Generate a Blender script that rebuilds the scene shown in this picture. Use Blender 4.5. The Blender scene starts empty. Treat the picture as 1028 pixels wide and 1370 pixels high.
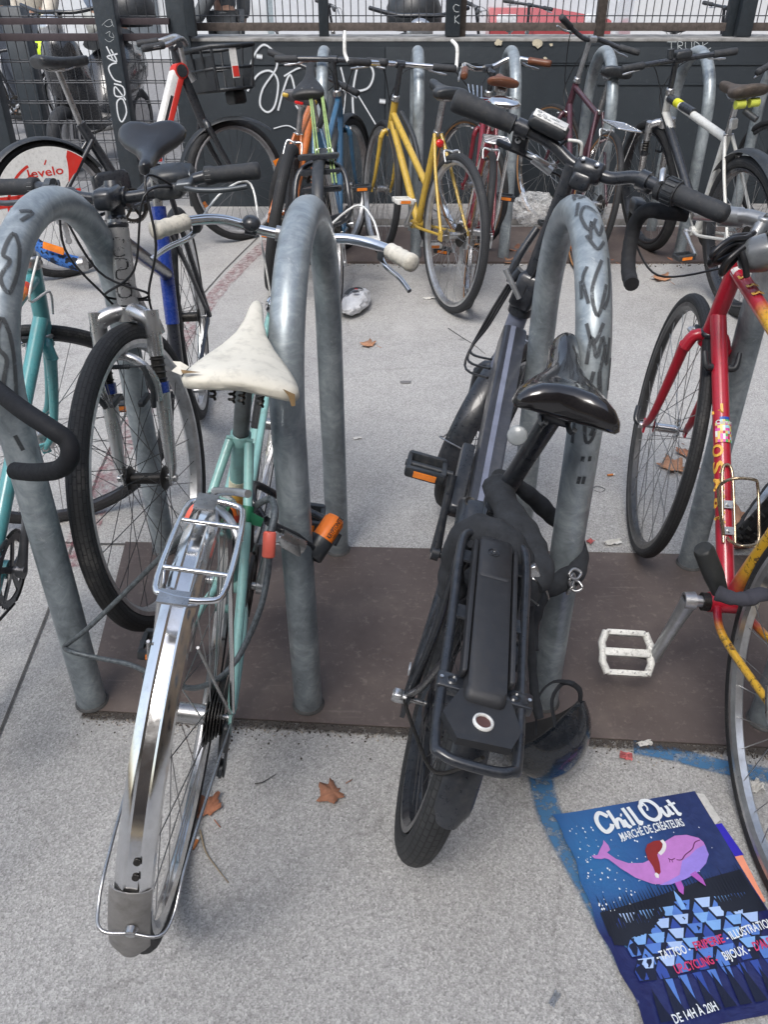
import bpy, math, random
from mathutils import Vector as V, Matrix, Quaternion
random.seed(7)
sc=bpy.context.scene
# ---------------- camera, world, sun, exposure
CH,CF,CP=1.32,1090.0,math.radians(33.5)
cd=bpy.data.cameras.new('camera'); cam=bpy.data.objects.new('camera',cd); sc.collection.objects.link(cam); sc.camera=cam
cam.location=(0,0,CH); cam.rotation_euler=(math.radians(90)-CP,0,0)
cd.sensor_fit='VERTICAL'; cd.sensor_height=24; cd.lens=24*CF/1370.; cd.clip_end=500; cd.clip_start=.02
w=bpy.data.worlds.new('World'); sc.world=w; w.use_nodes=True
nt=w.node_tree; sky=nt.nodes.new('ShaderNodeTexSky'); sky.sky_type='NISHITA'; sky.sun_disc=False
SE,SR=math.radians(52),math.radians(200)
sky.sun_elevation=SE; sky.sun_rotation=SR; sky.air_density=1.2; sky.dust_density=3.0; sky.ozone_density=1.0
bg=nt.nodes['Background']; bg.inputs[1].default_value=.15
hs=nt.nodes.new('ShaderNodeHueSaturation'); hs.inputs['Saturation'].default_value=.72
nt.links.new(sky.outputs[0],hs.inputs['Color']); nt.links.new(hs.outputs[0],bg.inputs[0])
ld=bpy.data.lights.new('sun','SUN'); ld.energy=1.25; ld.angle=math.radians(26); ld.color=(1,.985,.96)
sun=bpy.data.objects.new('sun',ld); sc.collection.objects.link(sun)
sun.rotation_euler=(math.radians(90)-SE,0,math.pi-SR)
sc.view_settings.view_transform='Standard'; sc.view_settings.look='None'; sc.view_settings.gamma=1; sc.view_settings.exposure=.92
LK=sc.collection.objects
def at(px,py,Z=None,Y=None):
    a=(px-514)/CF; b=(py-685)/CF
    d=V((a,math.cos(CP)-b*math.sin(CP),-(math.sin(CP)+b*math.cos(CP))))
    t=(Z-CH)/d.z if Z is not None else Y/d.y
    return V((0,0,CH))+d*t
# ---------------- materials
MATS={}
class NT:
    def __init__(s,name):
        s.m=bpy.data.materials.new(name); s.m.use_nodes=True; s.t=s.m.node_tree; s.b=s.t.nodes['Principled BSDF']; s.o=s.t.nodes['Material Output']
        s.tc=s.t.nodes.new('ShaderNodeTexCoord')
    def n(s,t,**k):
        x=s.t.nodes.new('ShaderNode'+t)
        for a,b in k.items():
            if a in x.inputs: x.inputs[a].default_value=b
            else: setattr(x,a,b)
        return x
    def l(s,a,b): s.t.links.new(a,b)
    def noise(s,scale,detail=3,rough=.55,co='Object',dist=0):
        x=s.n('TexNoise'); x.inputs['Scale'].default_value=scale; x.inputs['Detail'].default_value=detail; x.inputs['Roughness'].default_value=rough; x.inputs['Distortion'].default_value=dist
        s.l(s.tc.outputs[co],x.inputs['Vector']); return x
    def vor(s,scale,feature='F1',co='Object'):
        x=s.n('TexVoronoi',feature=feature); x.inputs['Scale'].default_value=scale; s.l(s.tc.outputs[co],x.inputs['Vector']); return x
    def ramp(s,src,stops):
        r=s.n('ValToRGB'); s.l(src,r.inputs[0]); e=r.color_ramp.elements
        while len(e)<len(stops): e.new(.5)
        for i,(p,c) in enumerate(stops):
            e[i].position=p; e[i].color=(c if hasattr(c,'__len__') else (c,c,c))+((1,) if not hasattr(c,'__len__') or len(c)==3 else ())
        return r.outputs[0]
    def mix(s,f,a,b,mode='MIX'):
        x=s.n('MixRGB',blend_type=mode)
        for i,v in ((0,f),(1,a),(2,b)):
            if hasattr(v,'links') or hasattr(v,'is_linked'): s.l(v,x.inputs[i])
            elif i==0: x.inputs[0].default_value=v
            else: x.inputs[i].default_value=tuple(v)+(1,)
        return x.outputs[0]
    def math(s,op,a,b=0):
        x=s.n('Math',operation=op)
        for i,v in ((0,a),(1,b)):
            if hasattr(v,'is_linked'): s.l(v,x.inputs[i])
            else: x.inputs[i].default_value=v
        return x.outputs[0]
    def bump(s,h,strength=.3,dist=.002):
        x=s.n('Bump'); x.inputs['Strength'].default_value=strength; x.inputs['Distance'].default_value=dist; s.l(h,x.inputs['Height']); s.l(x.outputs[0],s.b.inputs['Normal'])
def srgb(r,g,b): return tuple(((c/255+.055)/1.055)**2.4 if c>10 else c/255/12.92 for c in (r,g,b))
def pm(name,col,rough=.4,metal=0,var=.25,scale=25,bump=0,bscale=200,coat=0,dirt=.0,chip=0,spec=.5):
    if name in MATS: return MATS[name]
    t=NT(name); n1=t.noise(scale,5,.6)
    c=t.mix(t.ramp(n1.outputs[0],[(.3,0.),(.7,1.)]),[x*(1-var) for x in col],[min(1,x*(1+var*.6)) for x in col])
    n2=t.noise(scale*3.1,6,.7)
    if dirt: c=t.mix(t.ramp(n2.outputs[0],[(.5,0.),(.72,dirt)]),c,(.16,.15,.135))
    if chip:
        n3=t.noise(60,4,.75,dist=.4); c=t.mix(t.ramp(n3.outputs[0],[(.60,0.),(.63,chip)]),c,(.03,.02,.015))
    t.l(c,t.b.inputs['Base Color'])
    r=t.ramp(n2.outputs[0],[(.3,max(0,rough-.08)),(.75,min(1,rough+.15))]); t.l(r,t.b.inputs['Roughness'])
    t.b.inputs['Metallic'].default_value=metal; t.b.inputs['Coat Weight'].default_value=coat; t.b.inputs['Specular IOR Level'].default_value=spec
    if bump: t.bump(t.noise(bscale,4).outputs[0],bump,.001)
    MATS[name]=t.m; return t.m
BLACKP=pm('black plastic',(.024,.028,.033),.42,var=.3,bump=.15,dirt=.25)
BLACKM=pm('black metal',(.021,.024,.030),.3,.0,coat=.3,dirt=.15)
RUBBER=pm('rubber grip',(.025,.028,.033),.7,bump=.5,bscale=500,dirt=.3)
STEEL=pm('worn steel',(.5,.5,.5),.3,.95,var=.35,dirt=.35)
ALU=pm('aluminium',(.62,.63,.64),.34,.9,var=.25,dirt=.25)
CHROME=pm('chrome',(.78,.78,.78),.12,1,var=.15,dirt=.2,scale=12)
SPOKE=pm('spoke steel',(.38,.38,.38),.35,.9)
DSPOKE=pm('dark spoke',(.08,.08,.085),.4,.6)
GREASE=pm('greasy black steel',(.03,.028,.026),.45,.5,var=.5,dirt=.3,scale=80)
CABLE=pm('cable housing',(.013,.013,.015),.35)
WHITEP=pm('white plastic',(.72,.72,.69),.45,dirt=.45)
REDR=pm('red reflector',(.55,.02,.02),.15,coat=.5)
ORANGER=pm('orange reflector',(.8,.22,.02),.15,coat=.5)
FABRIC=pm('black fabric',(.022,.025,.030),.92,var=.45,bump=.8,bscale=420,scale=40)
def galv():
    t=NT('galvanised steel'); a=t.noise(7,6,.62,dist=1.2); b=t.noise(22,5,.7,dist=2.0); c=t.noise(60,3)
    f=t.mix(.4,a.outputs[0],b.outputs[0],'MIX')
    bw=t.n('RGBToBW'); t.l(f,bw.inputs[0])
    col=t.ramp(bw.outputs[0],[(.36,srgb(118,126,131)),(.5,srgb(146,155,160)),(.64,srgb(178,186,190))])
    sp=t.ramp(t.noise(34,6,.8,dist=1.5).outputs[0],[(.60,0.),(.66,.4)]); col=t.mix(sp,col,srgb(188,193,195))
    dk=t.ramp(t.noise(5,6,.75).outputs[0],[(.5,0.),(.75,.4)]); col=t.mix(dk,col,srgb(74,82,88))
    t.l(col,t.b.inputs['Base Color']); t.b.inputs['Metallic'].default_value=.4
    t.l(t.ramp(bw.outputs[0],[(.3,.3),(.8,.52)]),t.b.inputs['Roughness']); t.bump(c.outputs[0],.12,.002); return t.m
GALV=galv()
def conc():
    t=NT('aggregate concrete'); v=t.vor(300); v2=t.vor(620); n=t.noise(1.3,6,.65); n2=t.noise(9,5,.7); n3=t.noise(150,3,.7)
    g=t.ramp(v.outputs['Color'],[(.05,.09),(.24,.24),(.6,.42),(.95,.72)])
    g2=t.ramp(v2.outputs['Color'],[(.1,.14),(.5,.36),(.95,.58)])
    c=t.mix(.4,g,g2); c=t.mix(.22,c,t.ramp(n3.outputs[0],[(.3,.2),(.7,.5)]))
    c=t.mix(.12,c,(.37,.36,.35)); warm=t.mix(1,c,(.99,.975,.945),'MULTIPLY')
    st=t.ramp(n.outputs[0],[(.3,(.88,.88,.885)),(.55,(1,1,1)),(.75,(1.06,1.055,1.045))]); c=t.mix(1,warm,st,'MULTIPLY')
    st2=t.ramp(n2.outputs[0],[(.25,(.86,.855,.85)),(.5,(1,1,1))]); c=t.mix(1,c,st2,'MULTIPLY')
    cr=t.n('TexVoronoi',feature='DISTANCE_TO_EDGE'); cr.inputs['Scale'].default_value=.55; wv=t.noise(3,5,.7); mx=t.n('VectorMath',operation='MULTIPLY_ADD'); t.l(wv.outputs[1],mx.inputs[0]); mx.inputs[1].default_value=(.35,.35,.35); t.l(t.tc.outputs['Object'],mx.inputs[2]); t.l(mx.outputs[0],cr.inputs['Vector']); c=t.mix(t.ramp(cr.outputs[0],[(.0008,.3),(.0022,0.)]),c,(.12,.115,.11)); oil=t.ramp(t.noise(.9,4,.6,dist=.8).outputs[0],[(.58,0.),(.70,.2)]); c=t.mix(oil,c,(.22,.215,.20)); lt=t.ramp(t.noise(2.3,5,.7,dist=.5).outputs[0],[(.55,0.),(.7,.35)]); c=t.mix(lt,c,(.50,.49,.47)); gum=t.ramp(t.vor(3.3).outputs[0],[(.045,.55),(.06,0.)]); c=t.mix(gum,c,(.15,.15,.15))
    sn=t.ramp(t.noise(4.1,7,.75,dist=.6).outputs[0],[(.60,0.),(.72,.2)]); c=t.mix(sn,c,(.17,.165,.155))
    t.l(c,t.b.inputs['Base Color']); t.b.inputs['Roughness'].default_value=.93; t.b.inputs['Specular IOR Level'].default_value=.25
    t.bump(v.outputs[0],.55,.0015); return t.m
CONC=conc()
def platem():
    t=NT('brown steel plate'); n=t.noise(3,6,.65); n2=t.noise(60,5,.75)
    c=t.ramp(n.outputs[0],[(.3,srgb(78,69,67)),(.55,srgb(96,86,82)),(.75,srgb(118,107,100))])
    d=t.ramp(n2.outputs[0],[(.55,0.),(.72,.4)]); c=t.mix(d,c,srgb(146,134,126)); sc2=t.n('TexNoise'); sc2.inputs['Scale'].default_value=6; sc2.inputs['Detail'].default_value=6; mp=t.n('Mapping'); mp.inputs['Scale'].default_value=(1,14,1); mp.inputs['Rotation'].default_value=(0,0,.5); t.l(t.tc.outputs['Object'],mp.inputs[0]); t.l(mp.outputs[0],sc2.inputs['Vector']); c=t.mix(t.ramp(sc2.outputs[0],[(.64,0.),(.70,.15)]),c,srgb(150,140,134))
    s=t.ramp(t.noise(14,8,.8,dist=1).outputs[0],[(.62,0.),(.7,.35)]); c=t.mix(s,c,srgb(52,46,47))
    t.l(c,t.b.inputs['Base Color']); t.b.inputs['Roughness'].default_value=.62; t.b.inputs['Metallic'].default_value=.1; t.b.inputs['Specular IOR Level'].default_value=.35
    t.bump(n2.outputs[0],.3,.001); return t.m
PLATE=platem()
def wallm():
    t=NT('slate painted wall'); n=t.noise(1.7,6,.65); n2=t.noise(30,5,.7); v=t.vor(5)
    c=t.ramp(n.outputs[0],[(.3,srgb(35,41,47)),(.6,srgb(44,51,57)),(.8,srgb(58,65,70))])
    d=t.ramp(n2.outputs[0],[(.62,0.),(.78,.35)]); c=t.mix(d,c,srgb(96,102,106))
    t.l(c,t.b.inputs['Base Color']); t.b.inputs['Roughness'].default_value=.55; t.bump(n2.outputs[0],.35,.006); return t.m
WALL=wallm()
def tyrem(name,col=(.022,.023,.025),bw=.02,bh=.012,st=.7):
    if name in MATS: return MATS[name]
    t=NT(name); b=t.n('TexBrick'); b.inputs['Scale'].default_value=1; b.inputs['Brick Width'].default_value=bw; b.inputs['Row Height'].default_value=bh; b.inputs['Mortar Size'].default_value=bh*.14; b.inputs['Mortar Smooth'].default_value=.3
    t.l(t.tc.outputs['UV'],b.inputs['Vector'])
    n=t.noise(14,6,.7); c=t.ramp(n.outputs[0],[(.3,tuple(x*.7 for x in col)),(.55,col),(.78,(.085,.08,.075))])
    c=t.mix(t.math('MULTIPLY',b.outputs['Fac'],.75),c,(.004,.004,.005)); t.l(c,t.b.inputs['Base Color']); t.b.inputs['Roughness'].default_value=.72
    inv=t.math('SUBTRACT',1,b.outputs['Fac']); t.bump(inv,st,.0022); MATS[name]=t.m; return t.m
TYRE=tyrem('tyre with fine tread',bw=.016,bh=.007); TYREB=tyrem('tyre with block tread',bw=.026,bh=.0085,st=1); TANW=pm('tan tyre wall',(.30,.15,.06),.75,dirt=.4)
def spraym(name,col,a=1.,sc_=60,lo=.30,edge=.3,cov=.0):
    if name in MATS: return MATS[name]
    t=NT(name); sp=t.n('SeparateXYZ'); t.l(t.tc.outputs['UV'],sp.inputs[0])
    d=t.math('ABSOLUTE',t.math('SUBTRACT',sp.outputs[1],.5)); d=t.math('SUBTRACT',.5,d)
    e=t.ramp(d,[(0.02,0.),(edge,1.)]); n=t.noise(sc_,6,.75); k=t.ramp(n.outputs[0],[(lo,cov),(lo+.22,1.)])
    al=t.math('MULTIPLY',t.math('MULTIPLY',e,k),a); t.l(al,t.b.inputs['Alpha'])
    t.b.inputs['Base Color'].default_value=tuple(col)+(1,); t.b.inputs['Roughness'].default_value=.7; MATS[name]=t.m; return t.m
# ---------------- mesh builder
def frames(P):
    n=len(P); T=[]
    for i in range(n):
        d=(P[min(i+1,n-1)]-P[max(i-1,0)]); T.append(d.normalized() if d.length>1e-9 else V((0,0,1)))
    a=V((0,0,1)) if abs(T[0].z)<.9 else V((1,0,0)); u=(a-T[0]*a.dot(T[0])).normalized(); U=[u]
    for i in range(1,n):
        u=U[-1]-T[i]*U[-1].dot(T[i]); U.append(u.normalized() if u.length>1e-6 else U[-1])
    return T,U
def cat(P,k=6,closed=False):
    P=[V(p) for p in P]; n=len(P); o=[]
    for i in range(n if closed else n-1):
        g=lambda j:P[j%n] if closed else P[max(0,min(n-1,j))]
        a,b,c,d=g(i-1),g(i),g(i+1),g(i+2)
        for s in range(k):
            t=s/k; o.append(.5*((2*b)+(c-a)*t+(2*a-5*b+4*c-d)*t*t+(3*b-a-3*c+d)*t**3))
    if not closed:o.append(P[-1])
    return o
class MB:
    def __init__(s,xf=None): s.v=[];s.f=[];s.m=[];s.uv=[];s.sm=[];s.mats=[];s.xf=xf;s.cur=0
    def mat(s,m):
        if m not in s.mats:s.mats.append(m)
        s.cur=s.mats.index(m);return s
    def av(s,p):
        p=V(p); s.v.append(s.xf(p) if s.xf else p); return len(s.v)-1
    def af(s,idx,uv=None,smooth=True): s.f.append(idx);s.m.append(s.cur);s.uv.append(uv or [(0,0)]*len(idx));s.sm.append(smooth)
    def tube(s,P,r,n=8,cap=True,closed=False,flat=1.0,up=None):
        P=[V(p) for p in P]; N=len(P); R=list(r) if hasattr(r,'__len__') else [r]*N
        if len(R)!=N: R=[R[0]+(R[-1]-R[0])*i/(N-1) for i in range(N)]
        T,U=frames(P+([P[0]] if closed else []))
        if up is not None:
            up=V(up); U=[(up-t*up.dot(t)).normalized() for t in T]
        b=len(s.v); L=0; Ls=[]
        for i in range(N):
            if i:L+=(P[i]-P[i-1]).length
            Ls.append(L); W=T[i].cross(U[i])
            for j in range(n):
                a=2*math.pi*j/n; s.av(P[i]+(U[i]*math.cos(a)*flat+W*math.sin(a))*R[i])
        M=N if closed else N-1
        for i in range(M):
            k=(i+1)%N; l2=Ls[k] if k else L+.01
            for j in range(n):
                j2=(j+1)%n; s.af([b+i*n+j,b+i*n+j2,b+k*n+j2,b+k*n+j],[(Ls[i],j/n),(Ls[i],(j+1)/n),(l2,(j+1)/n),(l2,j/n)])
        if cap and not closed:
            s.af([b+j for j in range(n)][::-1],smooth=False); s.af([b+(N-1)*n+j for j in range(n)],smooth=False)
        return s
    def cyl(s,a,b,r,n=12,r2=None): return s.tube([a,b],[r,r if r2 is None else r2],n)
    def lathe(s,o,ax,prof,n=16,a0=0,a1=2*math.pi):
        o=V(o);ax=V(ax).normalized(); u=ax.orthogonal().normalized(); w_=ax.cross(u); full=abs(a1-a0-2*math.pi)<1e-6; m=n if full else n+1; b=len(s.v); k=len(prof)
        for i in range(m):
            a=a0+(a1-a0)*i/n; d=u*math.cos(a)+w_*math.sin(a)
            for h,r in prof: s.av(o+ax*h+d*r)
        for i in range(n):
            i2=(i+1)%m
            for j in range(k-1): s.af([b+i*k+j,b+i2*k+j,b+i2*k+j+1,b+i*k+j+1])
        return s
    def rev(s,c,prof,n=48,a0=0,a1=2*math.pi,R=.34,closed=True):
        # wheel-like revolve about local X axis through c; prof: (lateral, radius)
        c=V(c); full=abs(a1-a0-2*math.pi)<1e-6; m=n if full else n+1; b=len(s.v); k=len(prof); vs=[0]
        for j in range(1,k+1): vs.append(vs[-1]+math.dist(prof[j%k],prof[j-1]))
        for i in range(m):
            a=a0+(a1-a0)*i/n
            for x,r in prof: s.av(c+V((x,r*math.cos(a),r*math.sin(a))))
        for i in range(n):
            i2=(i+1)%m; ua=(a0+(a1-a0)*i/n)*R; ub=(a0+(a1-a0)*(i+1)/n)*R
            for j in range(k if closed else k-1):
                j2=(j+1)%k; s.af([b+i*k+j,b+i2*k+j,b+i2*k+j2,b+i*k+j2],[(ua,vs[j]),(ub,vs[j]),(ub,vs[j+1]),(ua,vs[j+1])])
        return s
    def box(s,c,h,ax=None,bev=0,smooth=False):
        c=V(c); X,Y,Z=[V(a).normalized() for a in (ax or ((1,0,0),(0,1,0),(0,0,1)))]; hx,hy,hz=h; e=min(bev,hx*.9,hy*.9,hz*.9)
        b=len(s.v)
        if e<=0:
            for sx in(-1,1):
                for sy in(-1,1):
                    for sz in(-1,1): s.av(c+X*hx*sx+Y*hy*sy+Z*hz*sz)
            for q in((0,1,3,2),(4,6,7,5),(0,4,5,1),(2,3,7,6),(0,2,6,4),(1,5,7,3)): s.af([b+i for i in q],smooth=False)
        else:
            # rounded prism: layers of rounded rectangle
            loop=[(sx*(hx-e)+e*math.cos(a),sy*(hy-e)+e*math.sin(a)) for sx,sy,a0 in((1,1,0),(-1,1,90),(-1,-1,180),(1,-1,270)) for a in [math.radians(a0+q*30) for q in range(4)]]
            n=len(loop)
            for z,k in((-hz,1-e/max(hx,hy)),(-hz+e,1),(hz-e,1),(hz,1-e/max(hx,hy))):
                for x,y in loop: s.av(c+X*x*k+Y*y*k+Z*z)
            for L in range(3):
                for j in range(n): s.af([b+L*n+j,b+L*n+(j+1)%n,b+(L+1)*n+(j+1)%n,b+(L+1)*n+j],smooth=smooth or True)
            s.af([b+j for j in range(n)][::-1],smooth=False); s.af([b+3*n+j for j in range(n)],smooth=False)
        return s
    def loft(s,secs,cap=True,closedloop=True):
        b=len(s.v);n=len(secs[0])
        for q in secs:
            for p in q:s.av(p)
        for i in range(len(secs)-1):
            for j in range(n if closedloop else n-1): s.af([b+i*n+j,b+i*n+(j+1)%n,b+(i+1)*n+(j+1)%n,b+(i+1)*n+j])
        if cap and closedloop: s.af([b+j for j in range(n)][::-1]); s.af([b+(len(secs)-1)*n+j for j in range(n)])
        return s
    def poly(s,pts,smooth=False): b=len(s.v);[s.av(p) for p in pts]; s.af(list(range(b,b+len(pts))),smooth=smooth); return s
    def prism(s,pts,d):
        d=V(d);n=len(pts);pts=[V(p) for p in pts];b=len(s.v)
        for p in pts:s.av(p)
        for p in pts:s.av(p+d)
        s.af([b+i for i in range(n)][::-1],smooth=False);s.af([b+n+i for i in range(n)],smooth=False)
        for i in range(n): s.af([b+i,b+(i+1)%n,b+n+(i+1)%n,b+n+i],smooth=False)
        return s
    def ribbon(s,P,N,wd,k=5,taper=0):
        # flat painted stroke; N normal (vector or func)
        P=cat(P,k) if k>1 else [V(p) for p in P]; T,_=frames(P); b=len(s.v);L=0;n=len(P)
        for i,p in enumerate(P):
            if i:L+=(P[i]-P[i-1]).length
            nn=V(N(p)) if callable(N) else V(N); c=T[i].cross(nn).normalized(); t=i/(n-1); ww=wd*(1-taper*abs(2*t-1)**3)
            s.av(p+c*ww/2);s.av(p-c*ww/2); s.uvl=getattr(s,'uvl',[]) 
        LL=[0]
        for i in range(1,n): LL.append(LL[-1]+(P[i]-P[i-1]).length)
        for i in range(n-1): s.af([b+2*i,b+2*i+1,b+2*i+3,b+2*i+2],[(LL[i],0),(LL[i],1),(LL[i+1],1),(LL[i+1],0)])
        return s
    def build(s,name,mat=None,parent=None,sharp=62,split=False):
        if split:
            par=list(range(len(s.v)))
            def fd(i):
                while par[i]!=i: par[i]=par[par[i]]; i=par[i]
                return i
            for f in s.f:
                for k in f[1:]: par[fd(k)]=fd(f[0])
            G={}
            for i,f in enumerate(s.f): G.setdefault(fd(f[0]),[]).append(i)
            o=None
            for fi in G.values():
                q=MB(); q.mats=s.mats; mp={}
                for i in fi:
                    ids=[]
                    for k in s.f[i]:
                        if k not in mp: mp[k]=len(q.v); q.v.append(s.v[k])
                        ids.append(mp[k])
                    q.f.append(ids);q.m.append(s.m[i]);q.uv.append(s.uv[i]);q.sm.append(s.sm[i])
                o=q.build(name,mat,parent,sharp)
            return o
        me=bpy.data.meshes.new(name); me.from_pydata([tuple(v) for v in s.v],[],s.f)
        for m in (s.mats or [mat]): me.materials.append(m)
        if s.mats:
            me.polygons.foreach_set('material_index',s.m)
        me.polygons.foreach_set('use_smooth',s.sm)
        ul=me.uv_layers.new(name='uv'); flat=[c for q in s.uv for p in q for c in p]; ul.data.foreach_set('uv',flat)
        me.update()
        if sharp and any(s.sm): me.set_sharp_from_angle(angle=math.radians(sharp))
        o=bpy.data.objects.new(name,me); LK.link(o)
        if parent:o.parent=parent
        return o
def tag(o,label=None,cat_=None,group=None,kind=None):
    if label:o['label']=label
    if cat_:o['category']=cat_
    if group:o['group']=group
    if kind:o['kind']=kind
    return o
def empty(name,label=None,cat_=None,group=None,loc=(0,0,0),rot=(0,0,0)):
    o=bpy.data.objects.new(name,None);LK.link(o);o.location=loc;o.rotation_euler=rot;o.empty_display_size=.1
    return tag(o,label,cat_,group)
_tc={}
def text_pts(txt,bold=0,extr=0):
    key=(txt,bold)
    if key not in _tc:
        cu=bpy.data.curves.new('t','FONT'); cu.body=txt; cu.size=1; cu.offset=bold; cu.resolution_u=3
        o=bpy.data.objects.new('t',cu); LK.link(o); dg=bpy.context.evaluated_depsgraph_get(); dg.update(); me=bpy.data.meshes.new_from_object(o.evaluated_get(dg))
        _tc[key]=([tuple(v.co) for v in me.vertices],[list(p.vertices) for p in me.polygons]); bpy.data.objects.remove(o); bpy.data.meshes.remove(me); bpy.data.curves.remove(cu)
    return _tc[key]
def text_on(mb,txt,fn,h=1,wd=None,bold=0.02,shear=0):
    """map text (cap height h, total width wd) through fn(u,v)->point"""
    vs,fs=text_pts(txt,bold); x0=min(v[0] for v in vs);x1=max(v[0] for v in vs);y0=0;y1=.73
    sx=(wd/(x1-x0)) if wd else h/y1; b=len(mb.v)
    for v in vs: mb.av(fn((v[0]-x0)*sx+shear*v[1]*h,(v[1]-y0)/(y1-y0)*h))
    for f in fs: mb.af([b+i for i in f],smooth=False)
    return mb
# ---------------- bicycle builder (local: x right, y forward, z up, origin at rear contact)
def rotp(p,o,ax,ang): return V(o)+Quaternion(V(ax),ang)@(V(p)-V(o))
def tyre_profile(R,tw,k=12): return [(tw*math.cos(2*math.pi*i/k),R-tw+tw*math.sin(2*math.pi*i/k)) for i in range(k)]
def make_wheel(root,c,xf,R=.34,tw=.016,rimh=.016,rimw=None,tyre=None,wall=None,rim=None,spoke=None,hub=None,ns=32,hubw=.055,seg=56,hubr=.016,axle=.065,nutm=None,k=12,tyre_uv=None):
    rimw=rimw or tw*.82; spoke=spoke or SPOKE; hub=hub or STEEL; rim=rim or ALU; tyre=tyre or TYRE
    c=V(c); m=MB(xf).mat(spoke); rr=R-tw*2-rimh*.6
    for i in range(ns):
        side=1 if i%2 else -1; a=2*math.pi*i/ns; da=(1 if (i//2)%2 else -1)*1.15
        p1=c+V((side*.5*rimw*.4,rr*math.cos(a),rr*math.sin(a))); p0=c+V((side*hubw*.55,.024*math.cos(a+da),.024*math.sin(a+da)))
        m.tube([p0,p1],.00115,3,cap=False)
    m.mat(hub); hx=hubw*.55
    m.lathe(c-V((hx+.004,0,0)),(1,0,0),[(0,0),(0,.022),(.003,.029),(.006,.026),(.009,hubr),(2*hx-.001,hubr),(2*hx+.002,.026),(2*hx+.005,.029),(2*hx+.008,.022),(2*hx+.008,0)],20)
    m.mat(nutm or STEEL); m.cyl(c-V((axle,0,0)),c+V((axle,0,0)),.0048,8)
    for s in(-1,1): m.cyl(c+V((s*(axle-.008),0,0)),c+V((s*axle,0,0)),.0095,6)
    wo=m.build('wheel',None,root)
    t=MB(xf).mat(tyre); prof=tyre_profile(R,tw,k); t.rev(c,prof,seg,R=R); 
    if wall:
        t.mat(wall)
        for s in(-1,1): t.rev(c,[(s*(tw+.0008),R-tw-.002),(s*tw*.86+s*.001,R-tw*1.55),(s*tw*.6,R-tw*1.9),(s*tw*.5,R-tw*1.7)],seg,R=R)
    t.build('tyre',None,wo)
    q=MB(xf).mat(rim); a=R-2*tw+.006
    q.rev(c,[(-rimw,a),(-rimw*1.02,a-rimh*.6),(-rimw*.55,a-rimh*1.15),(rimw*.55,a-rimh*1.15),(rimw*1.02,a-rimh*.6),(rimw,a),(rimw*.8,a-.002),(0,a-.004),(-rimw*.8,a-.002)],seg,R=R)
    q.build('rim',None,wo,sharp=30)
    return wo
def saddle_mb(m,c,L=.27,W=.075,nose=.02,th=.035,tilt=0,dome=.012,notch=0,yaw=0,xf=None,skirt=0,k=13,puff=0,lobe=0,mid=.42):
    c=V(c); n=20; secs=[]
    ys=[-.5,-.497,-.49,-.475,-.455,-.43,-.40,-.36,-.28,-.15,0,.15,.3,.4,.465,.49,.5]
    for t in ys:
        y=t*L; u=(t+.5)
        base=nose+(W-nose)*(1/(1+math.exp((u-mid)*k)))
        e=1
        if t<-.40: e=math.sqrt(max(0,1-((-.40-t)/.1003)**2))
        if t>.42: e=math.sqrt(max(0,1-((t-.42)/.082)**2))*.97+.03
        er=e if t<-.40 else 1; wd=base*(e**(.45) if t<-.4 else e); hh=th*(.55+.45*e)*(1-.25*u)*(.18+.82*er if t<-.4 else 1); zt=dome*(1-u)*1.0-.012*math.sin(math.pi*u)
        sec=[]
        for j in range(n):
            a=2*math.pi*j/n; ca,sa=math.cos(a),math.sin(a)
            ee=.75+.25*puff; x=wd*math.copysign(abs(ca)**ee,ca); z=(hh*(.42+.45*puff)*math.copysign(abs(sa)**ee,sa) if sa>0 else hh*(.75-.35*puff)*math.copysign(abs(sa)**.7,sa)); z+=lobe*(1-u)*(min(1,abs(x/W)*1.6)-.5)
            zz=z+zt-.30*abs(x/W)**2*.03- (skirt*abs(x/wd)**2 if sa<=0 else 0)
            yy=y+(notch*(1-abs(x/W)**.8) if t<-.3 else 0)
            sec.append(V((x,yy,zz)))
        secs.append([c+Quaternion((1,0,0),tilt)@p for p in secs_rot(sec,yaw)])
    m.loft(secs); return m
def secs_rot(sec,yaw): return [Quaternion((0,0,1),yaw)@p for p in sec]
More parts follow.
